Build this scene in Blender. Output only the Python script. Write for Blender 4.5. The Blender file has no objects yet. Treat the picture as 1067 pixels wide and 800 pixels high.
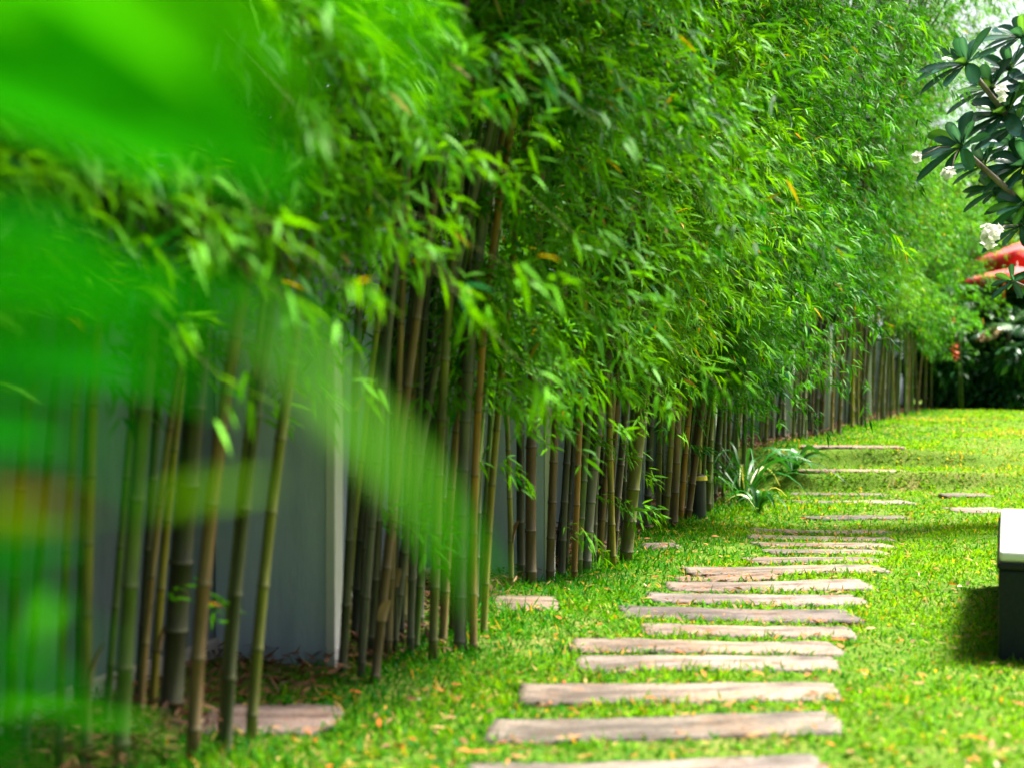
import bpy, bmesh, math, random
import numpy as np
from mathutils import Vector, Matrix

random.seed(7)
RNG = np.random.default_rng(7)
S = bpy.context.scene
COL = S.collection
R = math.radians

# ------------------------------------------------------------------ camera numbers
FPX, CX, CY, EYE = 1400.0, 533.5, 400.0, 1.15      # focal length in photo pixels, eye height (m)


def sstep(t):
    t = np.clip(t, 0, 1)
    return t * t * (3 - 2 * t)


def gz(x, y):
    """height of the ground"""
    x = np.asarray(x, float); y = np.asarray(y, float)
    steps = 0.20 * sstep((y - 14.33) / .24) + 0.20 * sstep((y - 15.18) / .24)
    slope = 0.40 * sstep((y - 13.0) / 3.6)
    k = sstep((x - 4.6) / 1.6)
    z = steps * (1 - k) + slope * k + 0.2 * np.clip((y - 15.9) / 12.0, 0, 1)
    near = np.exp(-((x / 40) ** 2 + ((y - 10) / 40) ** 2))
    return z + near * (0.012 * np.sin(x * 2.3 + y * 1.1) + 0.010 * np.sin(x * 0.9 - y * 1.7 + 1.0))


def ground_at(px, py):
    """point of the ground under a photo pixel"""
    Y = 8.0
    for _ in range(60):
        X = (px - CX) / FPX * Y
        Yn = (EYE - float(gz(X, Y))) * FPX / max(py - CY, 4)
        Y = 0.5 * Y + 0.5 * Yn
    return (px - CX) / FPX * Y, Y


def at(px, py, Y):
    return Vector(((px - CX) / FPX * Y, Y, EYE + (CY - py) / FPX * Y))


def row_x(Y):
    """x of the front line of the bamboo row"""
    if Y <= 15:
        return -0.83 + 0.35 * (Y - 4.35)
    return -0.83 + 0.35 * 10.65 + 0.445 * (Y - 15)


def vnoise(p, f=1.0, seed=0.0):
    """cheap smooth noise, about -1..1"""
    x, y, z = p[:, 0] * f + seed, p[:, 1] * f + seed * 1.7, p[:, 2] * f - seed
    return (np.sin(x * 1.7 + 1.3 * np.sin(y * 1.1 + z)) + np.sin(y * 2.1 + 1.1 * np.sin(z * 1.3 + x * .7)) + np.sin(z * 1.9 + 1.2 * np.sin(x * 1.5 - y))) / 3


# ------------------------------------------------------------------ materials
def new_mat(name):
    m = bpy.data.materials.new(name)
    m.use_nodes = True
    nt = m.node_tree
    nt.nodes.clear()
    out = nt.nodes.new('ShaderNodeOutputMaterial')
    return m, nt, out


def leaf_mat(name, trans=0.38, gain=(1.7, 1.35, 0.5), rough=0.42, spec=0.35):
    m, nt, out = new_mat(name)
    N, Lk = nt.nodes.new, nt.links.new
    a = N('ShaderNodeAttribute'); a.attribute_name = 'Col'
    p = N('ShaderNodeBsdfPrincipled')
    p.inputs['Roughness'].default_value = rough
    p.inputs['Specular IOR Level'].default_value = spec
    Lk(a.outputs['Color'], p.inputs['Base Color'])
    mul = N('ShaderNodeMix'); mul.data_type = 'RGBA'; mul.blend_type = 'MULTIPLY'
    mul.inputs[0].default_value = 1.0
    Lk(a.outputs['Color'], mul.inputs[6])
    mul.inputs[7].default_value = (*gain, 1)
    t = N('ShaderNodeBsdfTranslucent')
    Lk(mul.outputs[2], t.inputs['Color'])
    mx = N('ShaderNodeMixShader'); mx.inputs[0].default_value = trans
    Lk(p.outputs[0], mx.inputs[1]); Lk(t.outputs[0], mx.inputs[2])
    Lk(mx.outputs[0], out.inputs[0])
    return m


def surf_mat(name, c1, c2, scale=8.0, rough=0.7, bump=0.2, bscale=40.0, spec=0.3, c3=None, attr=False, stretch=(1, 1, 1), lo=.33, hi=.68, stain=None):
    """two colours mixed by noise, bumped; attr multiplies the vertex tint in"""
    m, nt, out = new_mat(name)
    N, Lk = nt.nodes.new, nt.links.new
    tc = N('ShaderNodeTexCoord')
    mp = N('ShaderNodeMapping'); mp.inputs['Scale'].default_value = stretch
    Lk(tc.outputs['Object'], mp.inputs[0])
    n = N('ShaderNodeTexNoise'); n.inputs['Scale'].default_value = scale; n.inputs['Detail'].default_value = 6
    n.inputs['Roughness'].default_value = .65
    Lk(mp.outputs[0], n.inputs['Vector'])
    r = N('ShaderNodeValToRGB')
    r.color_ramp.elements[0].position = lo; r.color_ramp.elements[0].color = (*c1, 1)
    r.color_ramp.elements[1].position = hi; r.color_ramp.elements[1].color = (*c2, 1)
    if c3:
        e = r.color_ramp.elements.new(.5); e.color = (*c3, 1)
    Lk(n.outputs[0], r.inputs[0])
    p = N('ShaderNodeBsdfPrincipled')
    p.inputs['Roughness'].default_value = rough
    p.inputs['Specular IOR Level'].default_value = spec
    col = r.outputs[0]
    if stain:
        n3 = N('ShaderNodeTexNoise'); n3.inputs['Scale'].default_value = 3.3; n3.inputs['Detail'].default_value = 9; n3.inputs['Roughness'].default_value = .75
        g3 = N('ShaderNodeNewGeometry'); Lk(g3.outputs['Position'], n3.inputs['Vector'])
        m3 = N('ShaderNodeMapRange'); m3.inputs['From Min'].default_value = .52; m3.inputs['From Max'].default_value = .72; m3.inputs['To Max'].default_value = .75
        Lk(n3.outputs[0], m3.inputs['Value'])
        x3 = N('ShaderNodeMix'); x3.data_type = 'RGBA'; x3.inputs[7].default_value = (*stain, 1)
        Lk(m3.outputs[0], x3.inputs[0]); Lk(col, x3.inputs[6]); col = x3.outputs[2]
        n4 = N('ShaderNodeTexNoise'); n4.inputs['Scale'].default_value = 85; n4.inputs['Detail'].default_value = 4
        Lk(g3.outputs['Position'], n4.inputs['Vector'])
        m4 = N('ShaderNodeMapRange'); m4.inputs['From Min'].default_value = .35; m4.inputs['From Max'].default_value = .65; m4.inputs['To Min'].default_value = .62; m4.inputs['To Max'].default_value = 1.15
        Lk(n4.outputs[0], m4.inputs['Value'])
        x4 = N('ShaderNodeMix'); x4.data_type = 'RGBA'; x4.blend_type = 'MULTIPLY'; x4.inputs[0].default_value = 1
        Lk(col, x4.inputs[6]); Lk(m4.outputs[0], x4.inputs[7]); col = x4.outputs[2]
    if attr:
        a = N('ShaderNodeAttribute'); a.attribute_name = 'Col'
        mul = N('ShaderNodeMix'); mul.data_type = 'RGBA'; mul.blend_type = 'MULTIPLY'; mul.inputs[0].default_value = 1
        Lk(col, mul.inputs[6]); Lk(a.outputs['Color'], mul.inputs[7]); col = mul.outputs[2]
    Lk(col, p.inputs['Base Color'])
    n2 = N('ShaderNodeTexNoise'); n2.inputs['Scale'].default_value = bscale; n2.inputs['Detail'].default_value = 5
    Lk(mp.outputs[0], n2.inputs['Vector'])
    b = N('ShaderNodeBump'); b.inputs['Strength'].default_value = bump; b.inputs['Distance'].default_value = .01
    Lk(n2.outputs[0], b.inputs['Height']); Lk(b.outputs[0], p.inputs['Normal'])
    Lk(p.outputs[0], out.inputs[0])
    return m


M = {}
M['bamboo_leaf'] = leaf_mat('bamboo_leaf', .29, gain=(2.1, 1.6, .15), rough=.55, spec=.10)
M['grass'] = leaf_mat('grass_blade', .36, gain=(1.9, 1.5, .2), rough=.65, spec=.05)
M['broad_leaf'] = leaf_mat('broad_leaf', .30, rough=.42, spec=.3)
M['front_leaf'] = leaf_mat('front_leaf', .5, gain=(1.5, 1.3, .3), rough=.9, spec=.0)
M['frangipani_leaf'] = leaf_mat('frangipani_leaf', .34, gain=(1.9, 1.5, .6), rough=.22, spec=.6)
M['petal'] = leaf_mat('petal', .3, gain=(1, 1, 1), rough=.6)
M['litter'] = leaf_mat('litter', .2, gain=(1.2, 1, .8), rough=.7)
M['culm'] = surf_mat('culm', (.38, .36, .34), (1.0, 1.0, .92), scale=11, rough=.34, bump=.12, bscale=60, spec=.4, attr=True, stretch=(1, 1, .25))
M['bark'] = surf_mat('bark', (.10, .08, .06), (.26, .22, .18), scale=9, rough=.85, bump=.6, bscale=30)
M['soil'] = None
M['stone'] = surf_mat('stone', (.075, .058, .048), (.23, .185, .155), scale=7.0, rough=.72, bump=1.0, bscale=34, c3=(.145, .118, .105), attr=True, stretch=(.5, 1.7, 1), lo=.38, hi=.62, stain=(.26, .13, .055))
M['shaded_plaster'] = surf_mat('shaded_plaster', (.34, .43, .55), (.52, .62, .74), scale=2.6, rough=.8, bump=.25, bscale=50, c3=(.45, .55, .67), stretch=(2.2, 2.2, .35), lo=.28, hi=.72)  # blue-grey puts the shade of the buttress faces into the base colour
M['black_weave'] = surf_mat('black_weave', (.006, .012, .014), (.013, .024, .027), scale=60, rough=.55, bump=.5, bscale=150, spec=.25)
M['black_edge'] = surf_mat('black_edge', (.004, .005, .012), (.008, .010, .022), scale=20, rough=.4, bump=.05)
M['white_cushion'] = surf_mat('white_cushion', (.78, .78, .79), (.86, .86, .86), scale=3, rough=.75, bump=.15, bscale=120)
M['red_cloth'] = surf_mat('red_cloth', (.50, .012, .012), (.68, .03, .022), scale=4, rough=.8, bump=.1)
M['sunlit_cloth'] = surf_mat('sunlit_cloth', (.56, .06, .065), (.66, .10, .10), scale=2.5, rough=.85, bump=.1)  # pinker than the valance: sun on the canopy top put into the colour
M['orange_tassel'] = surf_mat('orange_tassel', (.60, .06, .01), (.75, .14, .02), scale=30, rough=.9, bump=.3)
M['wood'] = surf_mat('wood', (.10, .05, .025), (.24, .13, .06), scale=8, rough=.6, bump=.2, stretch=(1, 1, .15))
M['black_metal'] = surf_mat('black_metal', (.010, .012, .014), (.022, .024, .028), scale=12, rough=.4, bump=.05, spec=.5)
M['yellow_paint'] = surf_mat('yellow_paint', (.55, .42, .03), (.75, .62, .08), scale=20, rough=.5, bump=.05)
M['sunlit_white'] = surf_mat('sunlit_white', (.74, .75, .76), (.84, .84, .84), scale=3, rough=.6, bump=.05, bscale=70)  # sunlight on the buttress ends, put in as a near-white colour
M['shaded_render'] = surf_mat('shaded_render', (.07, .10, .12), (.15, .19, .22), scale=2.0, rough=.85, bump=.2, bscale=60, stretch=(2.2, 2.2, .35))  # dense shade on the white wall, put into a dark grey base
M['concrete'] = surf_mat('concrete', (.22, .21, .20), (.36, .35, .33), scale=7, rough=.9, bump=.3)


def soil_mat():
    m, nt, out = new_mat('lawn_ground')
    N, Lk = nt.nodes.new, nt.links.new
    g = N('ShaderNodeNewGeometry')
    n = N('ShaderNodeTexNoise'); n.inputs['Scale'].default_value = 1.3; n.inputs['Detail'].default_value = 8; n.inputs['Roughness'].default_value = .7
    Lk(g.outputs['Position'], n.inputs['Vector'])
    r = N('ShaderNodeValToRGB'); e = r.color_ramp.elements
    e[0].position = .30; e[0].color = (.055, .10, .010, 1)
    e[1].position = .72; e[1].color = (.20, .17, .06, 1)
    x = e.new(.52); x.color = (.085, .16, .012, 1)
    Lk(n.outputs[0], r.inputs[0])
    p = N('ShaderNodeBsdfPrincipled'); p.inputs['Roughness'].default_value = .95; p.inputs['Specular IOR Level'].default_value = .1
    Lk(r.outputs[0], p.inputs['Base Color'])
    n2 = N('ShaderNodeTexNoise'); n2.inputs['Scale'].default_value = 60; n2.inputs['Detail'].default_value = 6
    Lk(g.outputs['Position'], n2.inputs['Vector'])
    b = N('ShaderNodeBump'); b.inputs['Strength'].default_value = .8; b.inputs['Distance'].default_value = .03
    Lk(n2.outputs[0], b.inputs['Height']); Lk(b.outputs[0], p.inputs['Normal'])
    Lk(p.outputs[0], out.inputs[0])
    return m


M['soil'] = soil_mat()


# ------------------------------------------------------------------ object helpers
def tag(o, label=None, cat=None, group=None, kind=None):
    if label: o['label'] = label
    if cat: o['category'] = cat
    if group: o['group'] = group
    if kind: o['kind'] = kind
    return o


def empty(name, loc, label, cat, group=None):
    o = bpy.data.objects.new(name, None)
    o.empty_display_size = .2
    o.location = loc
    COL.objects.link(o)
    return tag(o, label, cat, group)


def tri_mesh(name, verts, tris, mat, parent=None, col=None, smooth=False, origin=None):
    """triangles from arrays; verts in world coordinates"""
    verts = np.asarray(verts, np.float32).reshape(-1, 3)
    if parent is not None and origin is None:
        pw = Vector((0, 0, 0)); q = parent
        while q is not None:
            pw += q.location; q = q.parent
        origin = pw
        rel = True
    else:
        rel = False
    if origin is not None:
        verts = verts - np.array(origin, np.float32)
    tris = np.asarray(tris, np.int32).reshape(-1, 3)
    me = bpy.data.meshes.new(name)
    me.vertices.add(len(verts)); me.vertices.foreach_set('co', verts.ravel())
    me.loops.add(len(tris) * 3); me.loops.foreach_set('vertex_index', tris.ravel())
    me.polygons.add(len(tris))
    me.polygons.foreach_set('loop_start', np.arange(0, len(tris) * 3, 3, dtype=np.int32))
    me.polygons.foreach_set('loop_total', np.full(len(tris), 3, np.int32))
    me.update(calc_edges=True)
    if smooth:
        me.polygons.foreach_set('use_smooth', np.ones(len(tris), bool))
    if col is not None:
        c = np.ones((len(verts), 4), np.float32); c[:, :3] = col
        at_ = me.attributes.new('Col', 'FLOAT_COLOR', 'POINT')
        at_.data.foreach_set('color', c.ravel())
    me.materials.append(mat)
    o = bpy.data.objects.new(name, me)
    COL.objects.link(o)
    if parent is not None:
        o.parent = parent
    elif origin is not None:
        o.location = origin
    return o


def bm_obj(name, bm, mat, parent=None, smooth=False, loc=None, col=None):
    me = bpy.data.meshes.new(name)
    bmesh.ops.recalc_face_normals(bm, faces=bm.faces)
    bm.to_mesh(me); bm.free()
    if smooth:
        for p in me.polygons: p.use_smooth = True
    if col is not None:
        a = me.attributes.new('Col', 'FLOAT_COLOR', 'POINT')
        a.data.foreach_set('color', np.tile(np.array([*col, 1], np.float32), len(me.vertices)))
    me.materials.append(mat)
    o = bpy.data.objects.new(name, me)
    COL.objects.link(o)
    if parent is not None: o.parent = parent
    if loc is not None: o.location = loc
    return o


def box_bm(sx, sy, sz, bev=.01, c=(0, 0, 0), seg=2):
    bm = bmesh.new()
    bmesh.ops.create_cube(bm, size=1)
    for v in bm.verts:
        v.co = Vector((v.co.x * sx + c[0], v.co.y * sy + c[1], v.co.z * sz + c[2]))
    if bev:
        bmesh.ops.bevel(bm, geom=list(bm.edges), offset=bev, segments=seg, profile=.5, affect='EDGES')
    return bm


def tube_np(pts, rad, n=8, cap=True):
    """tube along points -> verts, tris, ring index per vertex"""
    pts = np.asarray(pts, float); m = len(pts)
    rad = np.broadcast_to(np.asarray(rad, float), (m,))
    T = np.gradient(pts, axis=0); T /= np.linalg.norm(T, axis=1)[:, None] + 1e-9
    ref = np.array([1, 0, 0.]) if abs(T[0][0]) < .8 else np.array([0, 1, 0.])
    U = ref - T * (T @ ref)[:, None]; U /= np.linalg.norm(U, axis=1)[:, None]
    V = np.cross(T, U)
    a = np.linspace(0, 2 * np.pi, n, endpoint=False)
    ring = U[:, None, :] * np.cos(a)[None, :, None] + V[:, None, :] * np.sin(a)[None, :, None]
    v = (pts[:, None, :] + ring * rad[:, None, None]).reshape(-1, 3)
    i = np.arange(m - 1)[:, None] * n; j = np.arange(n)[None, :]; k = (j + 1) % n
    a0, a1, b0, b1 = (i + j).ravel(), (i + k).ravel(), (i + n + j).ravel(), (i + n + k).ravel()
    t = np.concatenate([np.stack([a0, a1, b1], 1), np.stack([a0, b1, b0], 1)])
    if cap:
        top = (m - 1) * n
        t = np.concatenate([t, np.array([[top, top + q, top + q + 1] for q in range(1, n - 1)]), np.array([[0, q + 1, q] for q in range(1, n - 1)])])
    return v, t


def norm(a):
    return a / (np.linalg.norm(a, axis=-1, keepdims=True) + 1e-9)


BLADE = np.array([[0, 0.0], [.22, -.42], [.22, .42], [.55, -.46], [.55, .46], [1, 0]])      # lanceolate
OVATE = np.array([[0, 0.0], [.28, -.44], [.28, .44], [.68, -.42], [.68, .42], [1, 0]])
GRASS = np.array([[0, -.35], [0, .35], [.5, -.5], [.5, .5], [1, 0]])
TRI6 = np.array([[0, 1, 2], [1, 3, 2], [2, 3, 4], [3, 5, 4]])
TRI5 = np.array([[0, 1, 2], [1, 3, 2], [2, 3, 4]])


def blades(P, D, L, W, droop=.25, twist=.5, tpl=BLADE, tri=TRI6, fold=.12, up=None):
    """many leaves at once: base P, direction D, length L, width W -> verts, tris"""
    n = len(P)
    D = norm(D)
    nu = np.array([0, 0, 1.0]) + RNG.normal(0, twist, (n, 3)) if up is None else up
    side = norm(np.cross(D, nu)); nn = np.cross(side, D)
    t = tpl[:, 0][None, :, None]; w = tpl[:, 1][None, :, None]
    L = np.broadcast_to(L, (n,))[:, None, None]; W = np.broadcast_to(W, (n,))[:, None, None]
    dr = np.broadcast_to(droop, (n,))[:, None, None]
    v = P[:, None, :] + D[:, None, :] * t * L + side[:, None, :] * w * W + nn[:, None, :] * np.abs(w) * W * fold * 4
    v = v + np.array([0, 0, -1.0]) * (t * t) * L * dr
    k = len(tpl)
    tr = (tri[None, :, :] + (np.arange(n) * k)[:, None, None]).reshape(-1, 3)
    return v.reshape(-1, 3), tr


def per_vert(c, k):
    return np.repeat(c, k, axis=0)


class Bag:
    """collects triangle soups"""
    def __init__(s): s.v, s.t, s.c, s.n = [], [], [], 0
    def add(s, v, t, c):
        s.v.append(v); s.t.append(np.asarray(t) + s.n)
        c = np.asarray(c, float)
        s.c.append(np.broadcast_to(c, (len(v), 3))); s.n += len(v)
    def build(s, name, mat, parent=None, smooth=False):
        return tri_mesh(name, np.concatenate(s.v), np.concatenate(s.t), mat, parent, np.concatenate(s.c), smooth)


def pick_cols(n, pal, w, jit=.18):
    pal = np.array(pal, float)
    i = RNG.choice(len(pal), n, p=np.array(w) / np.sum(w))
    c = pal[i] * np.exp(RNG.normal(0, jit, (n, 1)))
    return c


# ------------------------------------------------------------------ ground
def build_ground():
    xs = np.unique(np.concatenate([np.linspace(-400, -30, 14), np.linspace(-30, -4, 20), np.arange(-4, 12.01, .12), np.linspace(12, 40, 30), np.linspace(40, 400, 14)]))
    ys = np.unique(np.concatenate([np.linspace(-300, -20, 12), np.linspace(-20, 2, 15), np.arange(2, 14.2, .12), np.arange(14.2, 15.6, .035), np.arange(15.6, 20.01, .12), np.linspace(20, 45, 50), np.linspace(45, 600, 20)]))
    X, Y = np.meshgrid(xs, ys)
    Z = gz(X, Y) + .004 * np.sin(X * 17 + 2 * np.sin(Y * 9)) * np.exp(-((X - 3) ** 2 + (Y - 8) ** 2) / 200)
    v = np.stack([X, Y, Z], -1).reshape(-1, 3)
    nx, ny = len(xs), len(ys)
    i = (np.arange(ny - 1)[:, None] * nx + np.arange(nx - 1)[None, :]).ravel()
    t = np.concatenate([np.stack([i, i + 1, i + nx + 1], 1), np.stack([i, i + nx + 1, i + nx], 1)])
    o = tri_mesh('ground', v, t, M['soil'], smooth=True)
    tag(o, kind='structure')


build_ground()

# ------------------------------------------------------------------ stepping stones
# left px, right px, top px, bottom px, tint, tilt, label
STONES = [
    (480, 862, 794, 828, (.85, .85, .9), 'stepping stone cut by the lower picture edge, nearest of the path'),
    (507, 873, 748, 772, (.92, .88, .95), 'grey mauve stepping stone second from the near end of the path'),
    (541, 875, 713, 733, (1.0, .96, .94), 'pinkish stepping stone third from the near end with chipped left end'),
    (600, 874, 684, 699, (1.2, 1.1, 1.05), 'pale stepping stone fourth from the near end with orange leaves at its edge'),
    (594, 874, 668, 681, (1.15, 1.05, 1.0), 'pale pink stepping stone fifth from the near end close behind another'),
    (667, 888, 653, 664, (.9, .86, .86), 'short grey stepping stone sixth from the near end sunk in grass'),
    (645, 891, 635, 648, (.72, .70, .74), 'dark grey stepping stone seventh from the near end, split along its face'),
    (674, 899, 620, 631, (.88, .84, .84), 'layered stepping stone eighth from the near end with flaking right half'),
    (694, 905, 606, 617, (1.05, .98, 1.0), 'mauve stepping stone ninth from the near end with ragged right end'),
    (703, 808, 600, 605, (1.2, .95, .8), 'small broken orange tinged stone tucked between two wider path stones'),
    (714, 920, 590, 599, (1.1, 1.02, .98), 'wide light stepping stone at the middle of the path'),
    (776, 920, 581, 586.5, (.95, .9, .88), 'first of the five thin close set stones beyond the wide light one'),
    (795, 926, 573.5, 577.5, (.85, .82, .82), 'second of the five thin close set stones, narrowest and darkest'),
    (785, 928, 566.5, 570.5, (1.0, .95, .92), 'third of the five thin close set stones in the middle of that band'),
    (779, 930, 559.5, 563.5, (1.05, 1.0, .96), 'fourth of the five thin close set stones, reaching farthest right'),
    (781, 925, 553, 556.5, (.8, .77, .77), 'last of the five thin close set stones, dark and half overgrown'),
    (838, 946, 538, 541, (.6, .58, .58), 'dark stone nearly lost in grass just below the grass steps'),
    (818, 948, 520, 526.5, (1.15, 1.08, 1.02), 'pale stone tread at the foot of the grass steps'),
    (822, 925, 505.5, 508, (.75, .7, .66), 'sunken stone showing as a thin line between two grass steps'),
    (831, 944, 487, 491, (1.2, .98, .85), 'orange tinged stone tread halfway up the grass steps'),
    (833, 941, 463, 468.5, (1.3, 1.2, 1.18), 'pale stone tread at the top of the grass steps'),
    (988, 1046, 529, 534.5, (1.2, 1.15, 1.1), 'pale stone on the lawn just behind the white topped bench'),
    (979, 1034, 515, 518.5, (.7, .72, .62), 'mossy stone sunk in the lawn farther behind the white topped bench'),
    (208, 352, 735, 766, (1.05, .95, .95), 'pinkish paving stone at the feet of the nearest bamboo clump'),
    (511, 583, 621, 636, (1.1, .95, .9), 'pinkish paving stone between the second and third bamboo clumps'),
    (668, 707, 566, 572, (1.1, .98, .92), 'small paving stone in grass right of the third bamboo clump'),
]
RECTS = []


def build_stone(l, r, t, b, tint, label, idx):
    xm = (l + r) / 2
    _, yb = ground_at(xm, t); _, yf = ground_at(xm, b)
    if 'tread at the foot' in label: yf, yb = 12.75, 13.1
    if 'sunken stone' in label: yf, yb = 13.98, 14.26
    if 'halfway up' in label: yf, yb = 14.60, 14.95
    if 'top of the grass' in label: yf, yb = 15.44, 15.84
    dep = max(yb - yf, .24); yc = (yb + yf) / 2
    sc = yc / FPX
    x0, x1 = (l - CX) * sc, (r - CX) * sc
    w = x1 - x0; xc = (x0 + x1) / 2
    top = max(float(gz(xc, yc)), float(gz(xc, yc - dep * .3))) + .012
    rs = np.random.default_rng(100 + idx)
    nx, ny = max(10, int(w / .03)), 9
    U, V = np.meshgrid(np.linspace(-1, 1, nx), np.linspace(-1, 1, ny))
    ph = rs.uniform(0, 6, 8)
    sk = rs.uniform(-.06, .06)
    X = U * w / 2; Y = V * dep / 2
    edge = lambda q, a, f: .42 * a * (np.sin(q * f + ph[0]) + .6 * np.sin(q * f * 2.3 + ph[1]) + .5 * np.sin(q * f * 5.1 + ph[2]) + .35 * np.sin(q * f * 11 + ph[5]))
    Y = Y + np.where(V > 0, V, 0) * edge(X, .014, 3.1) + np.where(V < 0, -V, 0) * edge(X + 9, .014, 3.7)
    X = X + np.abs(U) ** 3 * np.sign(U) * (edge(Y * 3 + 4 + 3 * np.sign(U), .018, 5) ) + sk * V * .3 * np.abs(U)
    corner = (np.abs(U) ** 8) * (np.abs(V) ** 3)
    X = X - np.sign(U) * corner * .018 * rs.uniform(.4, 1.6)
    Z = .002 * np.sin(X * 7 + ph[3]) * np.sin(Y * 15 + ph[4]) + .0015 * np.sin(X * 23 + Y * 31 + ph[6]) + rs.uniform(-.005, .005) * U
    rim = np.maximum(np.abs(U) ** 30, np.abs(V) ** 12)
    Z = Z - rim * .005
    vt = np.stack([X, Y, Z], -1).reshape(-1, 3)
    i = (np.arange(ny - 1)[:, None] * nx + np.arange(nx - 1)[None, :]).ravel()
    tr = [np.stack([i, i + 1, i + nx + 1], 1), np.stack([i, i + nx + 1, i + nx], 1)]
    loop = list(range(nx)) + [k * nx + nx - 1 for k in range(1, ny)] + [(ny - 1) * nx + k for k in range(nx - 2, -1, -1)] + [k * nx for k in range(ny - 2, 0, -1)]
    n0 = len(vt); lv = vt[loop].copy()
    for dz, ins in ((-.022, 1.004), (-.09, .99)):
        q = lv.copy(); q[:, 2] += dz; q[:, :2] *= ins
        q[:, :2] += rs.normal(0, .003, (len(q), 2))
        vt = np.concatenate([vt, q])
    m = len(loop); a = np.array(loop); nx2 = np.roll(np.arange(m), -1)
    A0, A1 = a, a[nx2]; B0, B1 = n0 + np.arange(m), n0 + nx2; C0, C1 = B0 + m, B1 + m
    tr += [np.stack([A0, B0, B1], 1), np.stack([A0, B1, A1], 1), np.stack([B0, C0, C1], 1), np.stack([B0, C1, B1], 1)]
    vt[:, 0] += xc; vt[:, 1] += yc
    vt[:, 2] += np.maximum(top - .004, gz(vt[:, 0], vt[:, 1]) + .012) if yc < 13.6 else top + .008
    tint = np.array(tint) * np.array((.88, .94, .93)) * rs.uniform(.82, 1.18) * np.array((rs.uniform(.97, 1.10), 1, rs.uniform(.86, 1.04)))
    c = np.tile(np.array(tint), (len(vt), 1)) * (1 + .12 * np.sin(vt[:, :1] * 5 + ph[7]))
    o = tri_mesh('stepping_stone', vt, np.concatenate(tr), M['stone'], None, c, False, origin=Vector((xc, yc, top - .05)))
    tag(o, label, 'stepping stone', 'stepping stones of the garden path')
    RECTS.append((xc, yc, w / 2, dep / 2))


for i, s in enumerate(STONES):
    build_stone(*s, i)

# ------------------------------------------------------------------ wall with buttresses behind the bamboo
WALL_OFF = -.98


def build_wall():
    root = empty('garden_wall', (row_x(8) + WALL_OFF, 8, 0), 'white rendered garden wall with buttresses standing behind the bamboo canes', 'wall')
    ox, oy = root.location.x, root.location.y
    H = 1.5
    for (ya, yb, top) in ((-1.0, 15.0, 1.95), (15.0, 31.0, 2.05)):
        xa, xb = row_x(ya) + WALL_OFF, row_x(yb) + WALL_OFF
        L = math.hypot(xb - xa, yb - ya); ang = math.atan2(yb - ya, xb - xa)
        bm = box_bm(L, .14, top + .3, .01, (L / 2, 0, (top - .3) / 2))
        o = bm_obj('wall_body', bm, M['shaded_render'], root); o.location = (xa - ox, ya - oy, 0); o.rotation_euler.z = ang
        bm = box_bm(L, .20, .06, .012, (L / 2, 0, top + .031))
        o = bm_obj('coping', bm, M['shaded_plaster'], root); o.location = (xa - ox, ya - oy, 0); o.rotation_euler.z = ang
        bm = box_bm(L, .03, .10, .008, (L / 2, -.087, float(gz(0, ya + .2)) + .03))
        o = bm_obj('base_edging', bm, M['concrete'], root); o.location = (xa - ox, ya - oy, 0); o.rotation_euler.z = ang
    # buttresses: thin walls that run out from the wall towards the path
    for (px, Y, top) in ((-330, 3.2, 1.32), (343, 5.55, 1.32), (569, 7.85, 1.32), (671, 10.7, 1.32), (742, 13.3, 1.45), (824, 17.4, 1.88), (863, 19.6, 1.9), (886, 21.6, 1.92), (905, 24.0, 1.95)):
        xe = (px - CX) / FPX * Y
        xw = row_x(Y) + WALL_OFF - .02
        slope = -.30
        yw = Y - (xw - xe) * slope * -1
        xw = row_x(yw) + WALL_OFF
        L = math.hypot(xe - xw, Y - yw); ang = math.atan2(Y - yw, xe - xw)
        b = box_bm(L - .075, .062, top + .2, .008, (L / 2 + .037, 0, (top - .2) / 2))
        o = bm_obj('buttress', b, M['shaded_plaster'], root); o.location = (xw - ox, yw - oy, 0); o.rotation_euler.z = ang
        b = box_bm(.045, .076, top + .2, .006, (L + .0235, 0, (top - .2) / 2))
        o3 = bm_obj('sunlit_end', b, M['sunlit_white'], o)  # end face of the buttress, its sunlight painted on as white
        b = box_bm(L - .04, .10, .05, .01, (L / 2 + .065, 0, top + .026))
        o2 = bm_obj('cap', b, M['shaded_plaster'], o)


build_wall()

# ------------------------------------------------------------------ bamboo
LEAF_PAL = [(.030, .150, .006), (.060, .235, .006), (.105, .290, .008), (.180, .330, .010), (.018, .120, .022), (.30, .20, .03), (.42, .19, .04)]
CULM_COLS = {
    'green': (.09, .20, .010), 'olive': (.15, .17, .012), 'yellow': (.30, .27, .012), 'dark': (.028, .038, .014),
    'brown': (.16, .085, .035), 'tan': (.28, .18, .07), 'grey': (.17, .18, .14), 'purple': (.11, .08, .075), 'orange': (.38, .18, .02),
}


def culm_path(bx, by, z0, H, lean, arch, adir, wob):
    s = np.linspace(0, 1, 60)
    z = z0 - .05 + (H + .05) * s
    k = np.clip(s, 0, 1)
    x = bx + lean[0] * H * s + adir[0] * arch * k ** 1.9 + .02 * np.sin(s * 9 + wob)
    y = by + lean[1] * H * s + adir[1] * arch * k ** 1.9 + .02 * np.sin(s * 8 + wob * 2)
    z = z - arch * .22 * k ** 4
    return np.stack([x, y, z], 1)


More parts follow.
